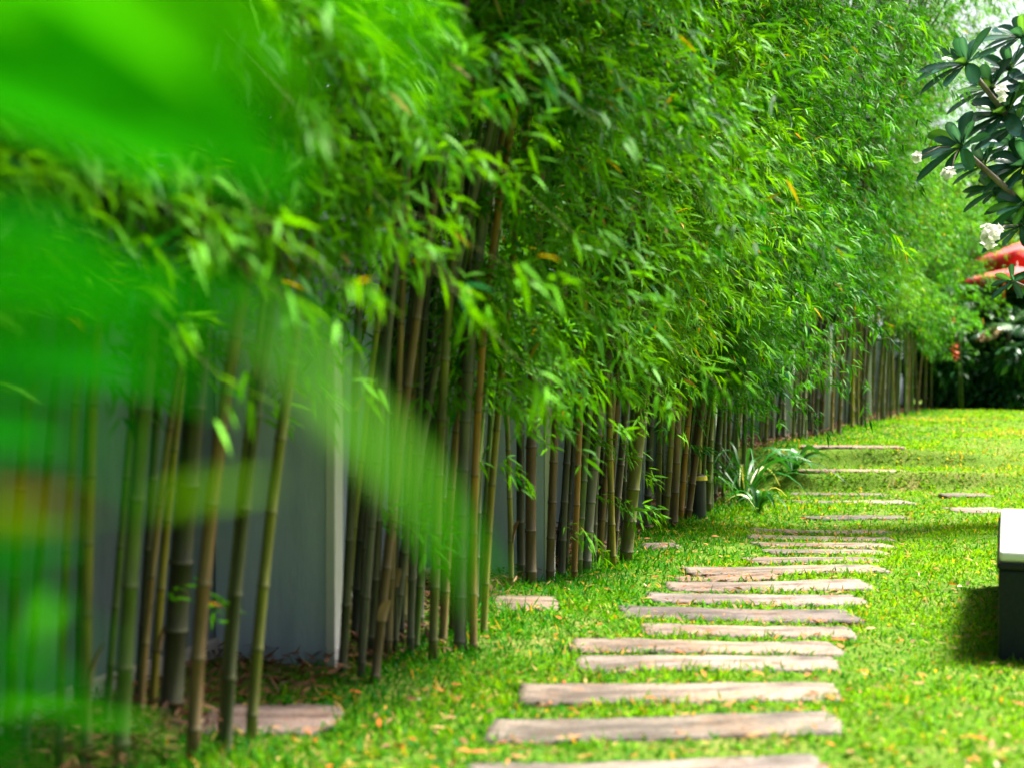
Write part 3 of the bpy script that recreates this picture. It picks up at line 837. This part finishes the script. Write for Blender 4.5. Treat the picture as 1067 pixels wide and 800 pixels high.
# ------------------------------------------------------------------ red parasols
def parasol(label, cx, cy, zedge, half, rise, drop, rot, tassel_corner=None):
    z0 = float(gz(cx, cy))
    root = empty('parasol', (cx, cy, z0), label, 'parasol', 'red parasols by the lawn')
    ze = zedge - z0
    bm = bmesh.new()
    for s, zz in ((1, 0), (.5, rise * .56), (.06, rise)):
        pass
    n = 8
    rings = []
    for s, zz in ((1.0, 0), (.75, rise * .22), (.5, rise * .5), (.25, rise * .76), (.03, rise)):
        ring = []
        for k in range(4):
            a0 = R(45 + 90 * k) + rot; a1 = R(135 + 90 * k) + rot
            p0 = Vector((math.cos(a0), math.sin(a0), 0)) * half * 1.414 * s; p1 = Vector((math.cos(a1), math.sin(a1), 0)) * half * 1.414 * s
            for j in range(4):
                f = j / 4
                sag = -.05 * s * math.sin(math.pi * f)
                p = p0.lerp(p1, f)
                ring.append(bm.verts.new((p.x * (1 + sag), p.y * (1 + sag), ze + zz - .04 * s * math.sin(math.pi * f))))
        rings.append(ring)
    for a, b in zip(rings[:-1], rings[1:]):
        for i in range(16):
            bm.faces.new((a[i], a[(i + 1) % 16], b[(i + 1) % 16], b[i]))
    bm.faces.new(rings[-1])
    can = bm_obj('canopy', bm, M['sunlit_cloth'], root, True)
    mod = can.modifiers.new('thick', 'SOLIDIFY'); mod.thickness = .006
    bm = bmesh.new()
    up, dn = [], []
    for v in rings[0] if False else []:
        pass
    for k in range(4):
        a0 = R(45 + 90 * k) + rot; a1 = R(135 + 90 * k) + rot
        p0 = Vector((math.cos(a0), math.sin(a0), 0)) * half * 1.418; p1 = Vector((math.cos(a1), math.sin(a1), 0)) * half * 1.418
        for j in range(8):
            f = j / 8; sag = -.05 * math.sin(math.pi * f); p = p0.lerp(p1, f) * (1 + sag)
            zt = ze - .04 * math.sin(math.pi * f)
            up.append(bm.verts.new((p.x, p.y, zt)))
            dn.append(bm.verts.new((p.x * 1.004, p.y * 1.004, zt - drop - (.03 if j % 2 else 0))))
    for i in range(32):
        bm.faces.new((up[i], up[(i + 1) % 32], dn[(i + 1) % 32], dn[i]))
    val = bm_obj('valance', bm, M['red_cloth'], root, True)
    mod = val.modifiers.new('thick', 'SOLIDIFY'); mod.thickness = .005
    v, t = tube_np(np.linspace([cx, cy, z0], [cx, cy, zedge + rise + .12], 4), .024, 10)
    tri_mesh('pole', v, t, M['wood'], root, None, True)
    for k in range(8):
        a = R(45 * k) + rot + R(45)
        ext = half * (1.40 if k % 2 == 0 else .95)
        v, t = tube_np(np.linspace([cx, cy, zedge + rise - .06], [cx + math.cos(a) * ext, cy + math.sin(a) * ext, zedge - .03], 3), .009, 5)
        tri_mesh('rib', v, t, M['wood'], root)
    bm = bmesh.new(); bmesh.ops.create_cone(bm, cap_ends=True, segments=20, radius1=.3, radius2=.24, depth=.14, matrix=Matrix.Translation((0, 0, .07)))
    bm_obj('base', bm, M['concrete'], root)
    if tassel_corner is not None:
        a = R(45 + 90 * tassel_corner) + rot
        tx, ty = cx + math.cos(a) * half * 1.40, cy + math.sin(a) * half * 1.40
        v, t = tube_np(np.array([[tx, ty, zedge - .02], [tx, ty, zedge - .12], [tx, ty, zedge - .18], [tx, ty, zedge - .55]]), np.array([.008, .02, .03, .035]), 8)
        tri_mesh('tassel', v, t, M['orange_tassel'], root, None, True)
    return root


p = at(1004, 289, 30.5)
parasol('lower nearer red parasol with orange tassel below frangipani leaves', p.x + 1.32, 30.8, p.z, 1.06, .26, .17, R(14), 2)
p = at(1013, 267, 33.5)
parasol('higher red parasol behind the lower one with deep red valance', p.x + 1.75, 34.0, p.z, 1.4, .50, .32, R(10), None)

# ------------------------------------------------------------------ white-topped black bench
def bench():
    x, y = ground_at(1040, 688)
    z0 = float(gz(x, y)) - .01
    root = empty('garden_bench', (x, y, z0), 'low black box bench with white top at the right picture edge', 'bench')
    root.rotation_euler.z = -math.atan(.367)
    W, L, H = .75, 2.05, .395
    bm = box_bm(W, L, H, .012, (W / 2, L / 2, H / 2)); bm_obj('base', bm, M['black_weave'], root)
    bm = box_bm(W + .014, L + .014, .03, .008, (W / 2, L / 2, H + .0155)); bm_obj('rim', bm, M['black_edge'], root)
    zc = H + .031
    for k, (a, b) in enumerate(((.0, 1.72), (1.735, 2.05))):
        bm = box_bm(W - .01, b - a - .006, .05, .018, (W / 2, (a + b) / 2, zc + .025), 3)
        bm_obj('cushion', bm, M['white_cushion'], root, True)


bench()

# ------------------------------------------------------------------ frangipani tree, upper right
OBO = np.array([[0, .04], [.15, .16], [.35, .34], [.6, .48], [.8, .46], [.93, .28], [1, .0]])


def big_leaf(bag, P, D, up, L, W, col, droop, fold=.22):
    D = D / np.linalg.norm(D)
    sd = np.cross(D, up); sd /= np.linalg.norm(sd) + 1e-9; nn = np.cross(sd, D)
    vs = []
    for t, w in OBO:
        c = P + D * t * L + np.array([0, 0, -1.0]) * droop * L * t * t
        vs += [c - sd * w * W + nn * w * W * fold, c, c + sd * w * W + nn * w * W * fold]
    tr = []
    for i in range(len(OBO) - 1):
        a = i * 3
        tr += [[a, a + 1, a + 4], [a, a + 4, a + 3], [a + 1, a + 2, a + 5], [a + 1, a + 5, a + 4]]
    cols = np.tile(col, (len(vs), 1)); cols[1::3] = np.array(col) * 1.5 + .02
    bag.add(np.array(vs), np.array(tr), cols)


def flower_cluster(bag, p, n=9, r=.07):
    for i in range(n):
        d = norm(RNG.normal(0, 1, 3) + np.array([-.2, -.8, .4])); c = np.array(p) + d * r * RNG.uniform(.3, 1)
        u = norm(np.cross(d, [0, 0, 1.0])); w = np.cross(d, u)
        a = np.arange(5) * 1.2566
        D = np.outer(np.cos(a), u) + np.outer(np.sin(a), w) + .35 * d
        v, t = blades(np.tile(c, (5, 1)), D, .042, .034, droop=.0, tpl=OVATE, up=np.tile(d, (5, 1)), fold=.05)
        bag.add(v, t, per_vert(np.tile((.80, .80, .74), (5, 1)), 6))


def frangipani():
    bx, by = 5.6, 11.3
    z0 = float(gz(bx, by))
    root = empty('frangipani_tree', (bx, by, z0), 'frangipani tree reaching in from the right with dark rosettes and white blossom', 'tree')
    fork = np.array([bx, by, z0 + 1.5])
    v, t = tube_np(np.array([[bx + .05, by, z0 - .1], [bx + .02, by + .03, z0 + .7], fork, fork + [-.05, 0, .3]]), np.array([.13, .10, .09, .07]), 10)
    tri_mesh('trunk', v, t, M['bark'], root, None, True)
    Yd = 11.0
    spots = [(1006, 66, Yd, 1.0), (1000, 153, Yd - .3, .95), (1047, 118, Yd + .1, 1.0), (1064, 38, Yd + .3, 1.0), (1066, 172, Yd, 1.0), (1068, 212, Yd - .2, .9), (1052, 150, Yd + .5, .9), (1082, 90, Yd + .1, 1),
             (1063, 235, Yd + .3, .8), (1100, 20, Yd + .5, 1), (1120, 140, Yd + .2, .9), (1190, 90, Yd + .3, 1), (1090, 285, Yd - .2, .7), (1054, 293, Yd - .6, .45), (1032, 92, Yd + .4, .9), (1024, 172, Yd + .5, .8), (1040, 196, Yd + .3, .8), (1052, 72, Yd + .6, .95), (1058, 130, Yd + .2, .9), (1150, 230, Yd - .4, .8), (1235, 40, Yd + .8, 1), (1275, 140, Yd + .2, 1), (1300, 60, Yd + .5, 1), (1340, 130, Yd + .4, 1), (1250, 190, Yd + .9, .9), (1310, 200, Yd - .2, .9)]
    pal = [(.010, .062, .055), (.014, .090, .055), (.06, .20, .030), (.010, .052, .052)]
    for (px, py, Y, s) in spots:
        c = np.array(at(px, py, Y))
        d = norm(c - fork + np.array([-.3, -.2, .3])); d = norm(d + np.array([-.35, -.5, .35]))
        q = fork + (c - fork) * .45 + np.array([.15, .05, -.12])
        v, t = tube_np(np.stack([np.interp(np.linspace(0, 2, 10), [0, 1, 2], np.array([fork, q, c])[:, k]) for k in range(3)], 1), np.linspace(.05, .02, 10) * s ** .5, 8)
        tri_mesh('branch', v, t, M['bark'], root, None, True)
        bag = Bag()
        u = norm(np.cross(d, [0, 0, 1.0])); w = np.cross(d, u)
        n = int(17 * (s if s > .6 else .5))
        for i in range(n):
            a = i * 2.39996; f = i / n
            spread = 1.25 - .9 * f
            D = (math.cos(a) * u + math.sin(a) * w) * spread + d * (.15 + .75 * f)
            L = .46 * s * RNG.uniform(.8, 1.1) * (1 - .35 * f)
            col = np.array(pal[RNG.choice(4, p=[.4, .3, .15, .15])]) * math.exp(RNG.normal(0, .15))
            big_leaf(bag, c - d * .05 * f, D, d, L, L * .30, col, .22)
        bag.build('leaf_rosette', M['frangipani_leaf'], root, True)
    for (px, py, Y, r, n) in ((1043, 99, Yd - .55, .06, 7), (956, 165, Yd - .5, .035, 4), (990, 183, Yd - .6, .07, 8), (1031, 246, Yd - .9, .10, 24)):
        b = Bag(); c = at(px, py, Y); flower_cluster(b, c, n, r)
        o = b.build('flower_cluster', M['petal'], root)
        # stalk back to the nearest rosette
        k = min(spots, key=lambda s_: (s_[0] - px) ** 2 + (s_[1] - py) ** 2)
        e = np.array(at(*k[:3])); m_ = (np.array(c) + e) / 2 + np.array([0, 0, .04])
        v, t = tube_np(np.array([e, m_, np.array(c)]), .007, 6)
        tri_mesh('stalk', v, t, M['bark'], o, None, True)


frangipani()

# ------------------------------------------------------------------ strap-leaved plants and garden light
def strap_plant(label, x, y, n, L, pale=.15, W=.055):
    z0 = float(gz(x, y))
    root = empty('strap_leaved_plant', (x, y, z0), label, 'plant', 'strap leaved plants by the bamboo')
    bag = Bag()
    for i in range(n):
        a = RNG.uniform(0, 6.28); lift = RNG.uniform(.9, 1.5); ln = L * RNG.uniform(.6, 1.15)
        col = np.array((.36, .42, .16)) if RNG.random() < pale else np.array((.014, .105, .012)) * math.exp(RNG.normal(0, .3))
        t = np.linspace(0, 1, 8)
        d = np.array([math.cos(a), math.sin(a)])
        hx = ln * (np.cos(lift) * t + .25 * t * t); hz = ln * (np.sin(lift) * t - .75 * t ** 2.4)
        c = np.stack([x + d[0] * (.02 + hx), y + d[1] * (.02 + hx), z0 + hz], 1)
        w = W * np.sin(np.clip(t * 2.7 + .35, 0, 3.14)) * RNG.uniform(.7, 1.1)
        sd = np.array([-d[1], d[0], RNG.normal(0, .3)])
        v = np.stack([c - sd * w[:, None] / 2 + [0, 0, .006], c, c + sd * w[:, None] / 2 + [0, 0, .006]], 1).reshape(-1, 3)
        tr = []
        for k in range(7):
            q = k * 3
            tr += [[q, q + 1, q + 4], [q, q + 4, q + 3], [q + 1, q + 2, q + 5], [q + 1, q + 5, q + 4]]
        bag.add(v, np.array(tr), col)
    bag.build('foliage', M['broad_leaf'], root, True)
    return root


strap_plant('tall strap leaved plant with a few pale leaves left of the grass steps', 2.25, 13.0, 34, 1.5, .05, W=.032)
strap_plant('smaller strap leaved plant nearer the path with a pale drooping blade', 2.22, 12.1, 14, .55, .14, W=.04)
strap_plant('dark strap leaved tuft at the corner of the raised lawn', 3.05, 14.6, 18, .7, .05, W=.09)


def garden_light():
    x, y = (727 - CX) / FPX * 11.45, 11.45
    z0 = float(gz(x, y))
    root = empty('garden_light', (x, y, z0), 'small black bollard light with yellow rim among bamboo canes', 'light')
    bm = bmesh.new(); bmesh.ops.create_cone(bm, cap_ends=True, segments=24, radius1=.075, radius2=.07, depth=.33, matrix=Matrix.Translation((0, 0, .165)))
    bm_obj('body', bm, M['black_metal'], root)
    bm = bmesh.new(); bmesh.ops.create_cone(bm, cap_ends=True, segments=24, radius1=.083, radius2=.08, depth=.035, matrix=Matrix.Translation((0, 0, .349)))
    bm_obj('rim', bm, M['yellow_paint'], root)
    bm = bmesh.new(); bmesh.ops.create_uvsphere(bm, u_segments=20, v_segments=10, radius=.07, matrix=Matrix.Translation((0, 0, .367)) @ Matrix.Diagonal((1, 1, .25, 1)))
    bm_obj('cap', bm, M['black_metal'], root, True)


garden_light()

# ------------------------------------------------------------------ grass
def slab_mask(x, y, grow=0.0):
    k = np.zeros(len(x), bool)
    for (xc, yc, hw, hd) in RECTS:
        k |= (np.abs(x - xc) < hw + grow) & (np.abs(y - yc) < hd + grow)
    return k


def rowx_np(y):
    return np.where(y <= 15, -0.83 + 0.35 * (y - 4.35), -0.83 + 0.35 * 10.65 + 0.445 * (y - 15))


def in_bench(x, y):
    bx, by = ground_at(1040, 688)
    a = math.atan(.367); dx, dy = x - bx, y - by
    u = dx * math.cos(a) - dy * math.sin(a); v = dx * math.sin(a) + dy * math.cos(a)
    return (u > -.01) & (u < .77) & (v > -.01) & (v < 2.07)


def build_grass():
    bag = Bag()
    zones = [(2.2, 6.6, -2.4, 5.0, 5200, .048, .0062), (6.6, 11, -1.4, 6.5, 3400, .052, .0075), (11, 17, .4, 11, 1700, .055, .010), (17, 31, 2.5, 22, 620, .055, .016)]
    for (y0, y1, x0, x1, dens, ln, wd) in zones:
        n = int((y1 - y0) * (x1 - x0) * dens)
        x = RNG.uniform(x0, x1, n); y = RNG.uniform(y0, y1, n)
        rx = rowx_np(y)
        side = x - rx
        p3 = np.stack([x, y, 0 * x], 1)
        patch = .8 * vnoise(p3, 1.6, 1.0) + .6 * vnoise(p3, 5.0, 2.0) + .5 * vnoise(p3, 13.0, 5.0)
        view = np.abs(x) < y * .62 + 1.5
        keep = view & (side > -.75) & ~slab_mask(x, y, -.055) & ~in_bench(x, y)
        keep &= ~(slab_mask(x, y, -.012) & (RNG.random(n) > .22 + .5 * vnoise(p3, 6.0, 8.0)))
        shade = np.clip((side + .40) / .32, .0, 1)                       # bare soil between the canes
        keep &= RNG.random(n) < (.12 + .88 * shade)
        bare = (y > 16) & (vnoise(p3, .55, 4.0) > .25)
        keep &= ~(bare & (RNG.random(n) < .65))
        keep &= RNG.random(n) < np.clip(.85 + .5 * patch, .35, 1)
        x, y, side, patch = x[keep], y[keep], side[keep], patch[keep]
        n = len(x)
        near_stone = slab_mask(x, y, .05)
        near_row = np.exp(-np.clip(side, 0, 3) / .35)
        L = ln * RNG.uniform(.5, 1.35, n) * (1 + .7 * near_row) * np.where(near_stone, 1.15, 1.0) * (1 + .25 * patch)
        a = RNG.uniform(0, 6.28, n); el = RNG.uniform(.25, 1.35, n)
        D = np.stack([np.cos(a) * np.cos(el), np.sin(a) * np.cos(el), np.sin(el)], 1)
        P = np.stack([x, y, gz(x, y) - .003], 1)
        v, t = blades(P, D, L, wd * RNG.uniform(.7, 1.5, n), droop=RNG.uniform(.1, .6, n), twist=.4, tpl=GRASS, tri=TRI5, fold=.05)
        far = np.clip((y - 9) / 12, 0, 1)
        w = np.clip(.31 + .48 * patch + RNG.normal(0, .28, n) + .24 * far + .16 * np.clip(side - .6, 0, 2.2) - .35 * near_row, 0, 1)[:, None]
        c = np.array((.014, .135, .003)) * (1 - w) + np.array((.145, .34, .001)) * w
        u = RNG.random(n)
        c = np.where((u < .06)[:, None], np.array((.38, .27, .09)), c)
        c = np.where((u > .95)[:, None], np.array((.03, .16, .03)), c)
        tan = np.clip(vnoise(np.stack([x, y, 0 * x], 1), .6, 4.0) * 1.6, 0, .75) * np.clip((y - 13) / 6, 0, 1)
        c = np.where((RNG.random(n) < tan)[:, None], np.array((.34, .30, .07)), c)
        c = c * np.exp(RNG.normal(0, .16, (n, 1)))
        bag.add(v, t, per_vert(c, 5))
    o = bag.build('grass', M['grass'])
    tag(o, 'bright green lawn grass growing around the stepping stones', 'grass', kind='stuff')


build_grass()


def build_litter():
    bag = Bag()
    # fallen leaves all over the lawn and stones
    n = 5200
    y = 3.2 + 24 * RNG.random(n) ** 2.0; x = RNG.uniform(-.9, 1, n) * 0 + (RNG.random(n) * 1.0) * (y * .62 + 1.6) + rowx_np(y) - .2
    x = np.minimum(x, rowx_np(y) + 6)
    on = slab_mask(x, y, 0)
    heap = vnoise(np.stack([x, y, 0 * x], 1), 2.4, 6.0) + .5 * vnoise(np.stack([x, y, 0 * x], 1), 7.0, 2.0)
    keep = ~in_bench(x, y) & (~on | (RNG.random(n) < .12)) & (RNG.random(n) < np.clip(.30 + 1.2 * heap, .05, 1))
    x, y, on = x[keep], y[keep], on[keep]; n = len(x)
    P = np.stack([x, y, gz(x, y) + np.where(on, .038, RNG.uniform(.012, .045, n))], 1)
    a = RNG.uniform(0, 6.28, n)
    D = np.stack([np.cos(a), np.sin(a), RNG.normal(0, .16, n)], 1)
    L = RNG.uniform(.022, .07, n)
    v, t = blades(P, D, L, L * RNG.uniform(.12, .34, n), droop=RNG.uniform(-.1, .15, n), twist=.3, fold=.1)
    c = pick_cols(n, [(.34, .14, .03), (.46, .12, .012), (.34, .21, .08), (.42, .19, .02), (.17, .08, .03), (.42, .36, .22)], [3, 5, 2, 2, 4, 1])
    bag.add(v, t, per_vert(c, 6))
    # drifts along the long edges of the stones
    for (xc, yc, hw, hd) in RECTS:
        k = int(hw * 90)
        x = xc + RNG.uniform(-1, 1, k) * hw; y = yc + np.where(RNG.random(k) < .5, 1, -1) * (hd + RNG.uniform(-.01, .05, k))
        P = np.stack([x, y, gz(x, y) + RNG.uniform(.01, .04, k)], 1); a = RNG.uniform(0, 6.28, k)
        D = np.stack([np.cos(a), np.sin(a) * .5, RNG.normal(0, .15, k)], 1); L = RNG.uniform(.02, .06, k)
        v, t = blades(P, D, L, L * .25, droop=.05, twist=.3)
        bag.add(v, t, per_vert(pick_cols(k, [(.42, .14, .03), (.34, .18, .06), (.20, .09, .03)], [2, 2, 2]), 6))
    tag(bag.build('fallen_leaves', M['litter']), 'dry orange and tan leaves scattered over the grass', 'leaves', kind='stuff')
    # brown litter heaped between the canes and the wall
    n = 26000
    y = RNG.uniform(2, 30, n); x = rowx_np(y) + np.where(y < 6.2, RNG.uniform(-.95, -.12, n), RNG.uniform(-.95, -.22, n))
    keep = ~slab_mask(x, y, .0)
    x, y = x[keep], y[keep]; n = len(x)
    P = np.stack([x, y, gz(x, y) + RNG.uniform(.0, .06, n) + .05 * np.clip(vnoise(np.stack([x, y, 0 * x], 1), 3.0), 0, 1)], 1)
    a = RNG.uniform(0, 6.28, n)
    D = np.stack([np.cos(a), np.sin(a), RNG.normal(0, .3, n)], 1); L = RNG.uniform(.03, .09, n)
    v, t = blades(P, D, L, L * RNG.uniform(.10, .24, n), droop=RNG.uniform(-.2, .2, n), twist=.5)
    b = Bag(); b.add(v, t, per_vert(pick_cols(n, [(.10, .045, .02), (.17, .075, .03), (.06, .03, .015), (.26, .14, .06)], [3, 3, 3, 1]), 6))
    tag(b.build('leaf_litter', M['litter']), 'brown leaf litter under the bamboo along the wall foot', 'leaves', kind='stuff')


build_litter()

# ------------------------------------------------------------------ leafy plant right beside the camera
def front_plant():
    sx, sy = -.52, .62
    root = empty('leafy_shrub', (sx, sy, 0), 'leafy green shrub close to the camera, its broad leaves heavily blurred', 'shrub')
    stem = np.array([[sx, sy, -.05], [sx + .01, sy + .01, .5], [sx - .01, sy, .9], [sx + .02, sy + .02, 1.25], [sx + .03, sy, 1.6]])
    v, t = tube_np(np.stack([np.interp(np.linspace(0, 4, 24), range(5), stem[:, k]) for k in range(3)], 1), np.linspace(.012, .005, 24), 8)
    tri_mesh('stem', v, t, M['culm'], root, np.tile((.12, .2, .02), (len(v), 1)), True)
    G = (.020, .34, .002); G2 = (.06, .42, .001); G3 = (.004, .13, .003); Gd = (.006, .20, .001); Yl = (.14, .36, .003); Or = (.30, .29, .004)
    # base px, tip px, distance, width px, colour
    leaves = [
        (-140, -20, 322, 200, .62, 170, G), (-60, -130, 270, 130, .58, 120, G2), (-130, 40, 190, 185, .66, 110, G), (60, -160, 330, 120, .60, 80, G2), (-160, -60, 90, 60, .56, 70, G2),
        (250, -90, 475, 140, .62, 42, G2), (330, -60, 480, 60, .7, 30, G2),
        (-110, 275, 300, 350, .56, 50, Gd), (-100, 390, 150, 400, .62, 46, G3), (-90, 210, 110, 250, .7, 40, G3),
        (262, 325, 462, 545, .42, 27, (.15, .42, .15)), (345, 400, 520, 640, .52, 30, G2), 
        (-120, 550, 90, 528, .60, 32, Or), (165, 525, 285, 503, .70, 20, Yl), (-100, 600, 90, 560, .62, 24, G3),
        (-70, 640, 130, 770, .54, 36, Gd), (-90, 700, 60, 820, .60, 40, G3), (-60, 738, 176, 754, 1.15, 13, G2), (60, 620, 30, 690, .8, 18, G2),
        (-80, 470, 60, 470, .64, 40, G3), (-120, 320, 240, 410, .46, 40, Gd), (-130, 420, 170, 500, .48, 34, G3), (-120, 470, 70, 610, .46, 36, Gd), (-100, 240, 180, 330, .5, 36, Gd), (-90, 560, 120, 700, .44, 26, G3), (180, 300, 380, 400, .44, 26, Gd),
    ]
    for (bx, by, tx, ty, Y, w, col) in leaves:
        P = np.array(at(bx, by, Y)); Q = np.array(at(tx, ty, Y + RNG.uniform(-.04, .05)))
        L = np.linalg.norm(Q - P); D = (Q - P) / L
        up = np.array([RNG.normal(0, .25), -1.0, .5 + RNG.normal(0, .2)])
        bag = Bag()
        sd = np.cross(D, up); sd /= np.linalg.norm(sd); nn = np.cross(sd, D)
        W = w / FPX * Y
        vs = []
        T = np.linspace(0, 1, 12)
        for t_ in T:
            hw = W * .5 * math.sin(math.pi * min(1, (t_ * .93 + .05)) ** .8) ** .8
            c = P + D * t_ * L + nn * .10 * L * math.sin(t_ * math.pi)
            vs += [c - sd * hw + nn * hw * .3, c, c + sd * hw + nn * hw * .3]
        tr = []
        for i in range(11):
            a = i * 3
            tr += [[a, a + 1, a + 4], [a, a + 4, a + 3], [a + 1, a + 2, a + 5], [a + 1, a + 5, a + 4]]
        bag.add(np.array(vs), np.array(tr), np.array(col))
        lf = bag.build('leaf', M['front_leaf'], root, True)
        if col == Or: lf['label'] = 'yellowing leaf turning orange'
        zz = np.clip(P[2] - .06, .2, 1.6)
        s0 = np.array([np.interp(zz, stem[:, 2], stem[:, 0]), np.interp(zz, stem[:, 2], stem[:, 1]), zz])
        if np.linalg.norm(P - s0) < .75:
            v, t = tube_np(np.stack([np.interp(np.linspace(0, 2, 8), [0, 1, 2], np.array([s0, (s0 + P) / 2 + [0, 0, .02], P])[:, k]) for k in range(3)], 1), np.linspace(.0018, .0012, 8), 6)
            tri_mesh('stalk', v, t, M['front_leaf'], lf, np.tile((.01, .14, .002), (len(v), 1)), True)


front_plant()

# ------------------------------------------------------------------ light, sky, camera
SUN_DIR = Vector((.70, .28, 1.14)).normalized()          # towards the sun
sun = bpy.data.lights.new('sun', 'SUN')
sun.energy = 5.0; sun.angle = R(13.0); sun.color = (1.0, .95, .86)
so = bpy.data.objects.new('sun', sun); COL.objects.link(so)
so.rotation_euler = SUN_DIR.to_track_quat('Z', 'Y').to_euler()
so.location = (6, -4, 12)

W = bpy.data.worlds.new('World'); S.world = W
W.use_nodes = True
nt = W.node_tree; nt.nodes.clear()
sky = nt.nodes.new('ShaderNodeTexSky'); sky.sky_type = 'NISHITA'; sky.sun_disc = False
sky.sun_elevation = math.asin(SUN_DIR.z); sky.sun_rotation = math.atan2(SUN_DIR.x, SUN_DIR.y)
sky.air_density = .8; sky.dust_density = 10.0; sky.ozone_density = .6
bg = nt.nodes.new('ShaderNodeBackground'); bg.inputs[1].default_value = .05
wo = nt.nodes.new('ShaderNodeOutputWorld')
tc = nt.nodes.new('ShaderNodeTexCoord')                  # a white cloud bank low in the sky, ahead and to the right
vd = nt.nodes.new('ShaderNodeVectorMath'); vd.operation = 'DOT_PRODUCT'
vd.inputs[1].default_value = Vector((.42, .86, .26)).normalized()
nt.links.new(tc.outputs['Generated'], vd.inputs[0])
ns = nt.nodes.new('ShaderNodeTexNoise'); ns.inputs['Scale'].default_value = 2.2; ns.inputs['Detail'].default_value = 7
nt.links.new(tc.outputs['Generated'], ns.inputs['Vector'])
ad = nt.nodes.new('ShaderNodeMath'); ad.operation = 'MULTIPLY_ADD'; ad.inputs[1].default_value = .25
nt.links.new(ns.outputs[0], ad.inputs[0]); nt.links.new(vd.outputs['Value'], ad.inputs[2])
mr = nt.nodes.new('ShaderNodeMapRange'); mr.interpolation_type = 'SMOOTHSTEP'
mr.inputs['From Min'].default_value = .82; mr.inputs['From Max'].default_value = 1.05
nt.links.new(ad.outputs[0], mr.inputs['Value'])
mx = nt.nodes.new('ShaderNodeMix'); mx.data_type = 'RGBA'; mx.inputs[7].default_value = (5.6, 5.9, 6.2, 1)
nt.links.new(mr.outputs[0], mx.inputs[0]); nt.links.new(sky.outputs[0], mx.inputs[6])
nt.links.new(mx.outputs[2], bg.inputs[0]); nt.links.new(bg.outputs[0], wo.inputs[0])

cam = bpy.data.cameras.new('camera'); co = bpy.data.objects.new('camera', cam); COL.objects.link(co)
co.location = (0, 0, EYE); co.rotation_euler = (R(90), 0, 0)
cam.sensor_width = 36; cam.sensor_fit = 'HORIZONTAL'; cam.lens = FPX / 1067 * 36
cam.clip_start = .05; cam.clip_end = 2000
cam.dof.use_dof = True; cam.dof.focus_distance = 9.2; cam.dof.aperture_fstop = 1.5; cam.dof.aperture_blades = 0
S.camera = co

S.render.engine = 'CYCLES'
S.cycles.use_denoising = True
S.cycles.max_bounces = 4; S.cycles.diffuse_bounces = 2; S.cycles.glossy_bounces = 2; S.cycles.transmission_bounces = 4; S.cycles.transparent_max_bounces = 4
S.cycles.caustics_reflective = False; S.cycles.caustics_refractive = False
S.cycles.sample_clamp_indirect = 6
S.view_settings.view_transform = 'Standard'; S.view_settings.look = 'None'
S.view_settings.exposure = 2.1; S.view_settings.gamma = 1.0
S.view_settings.use_curve_mapping = False
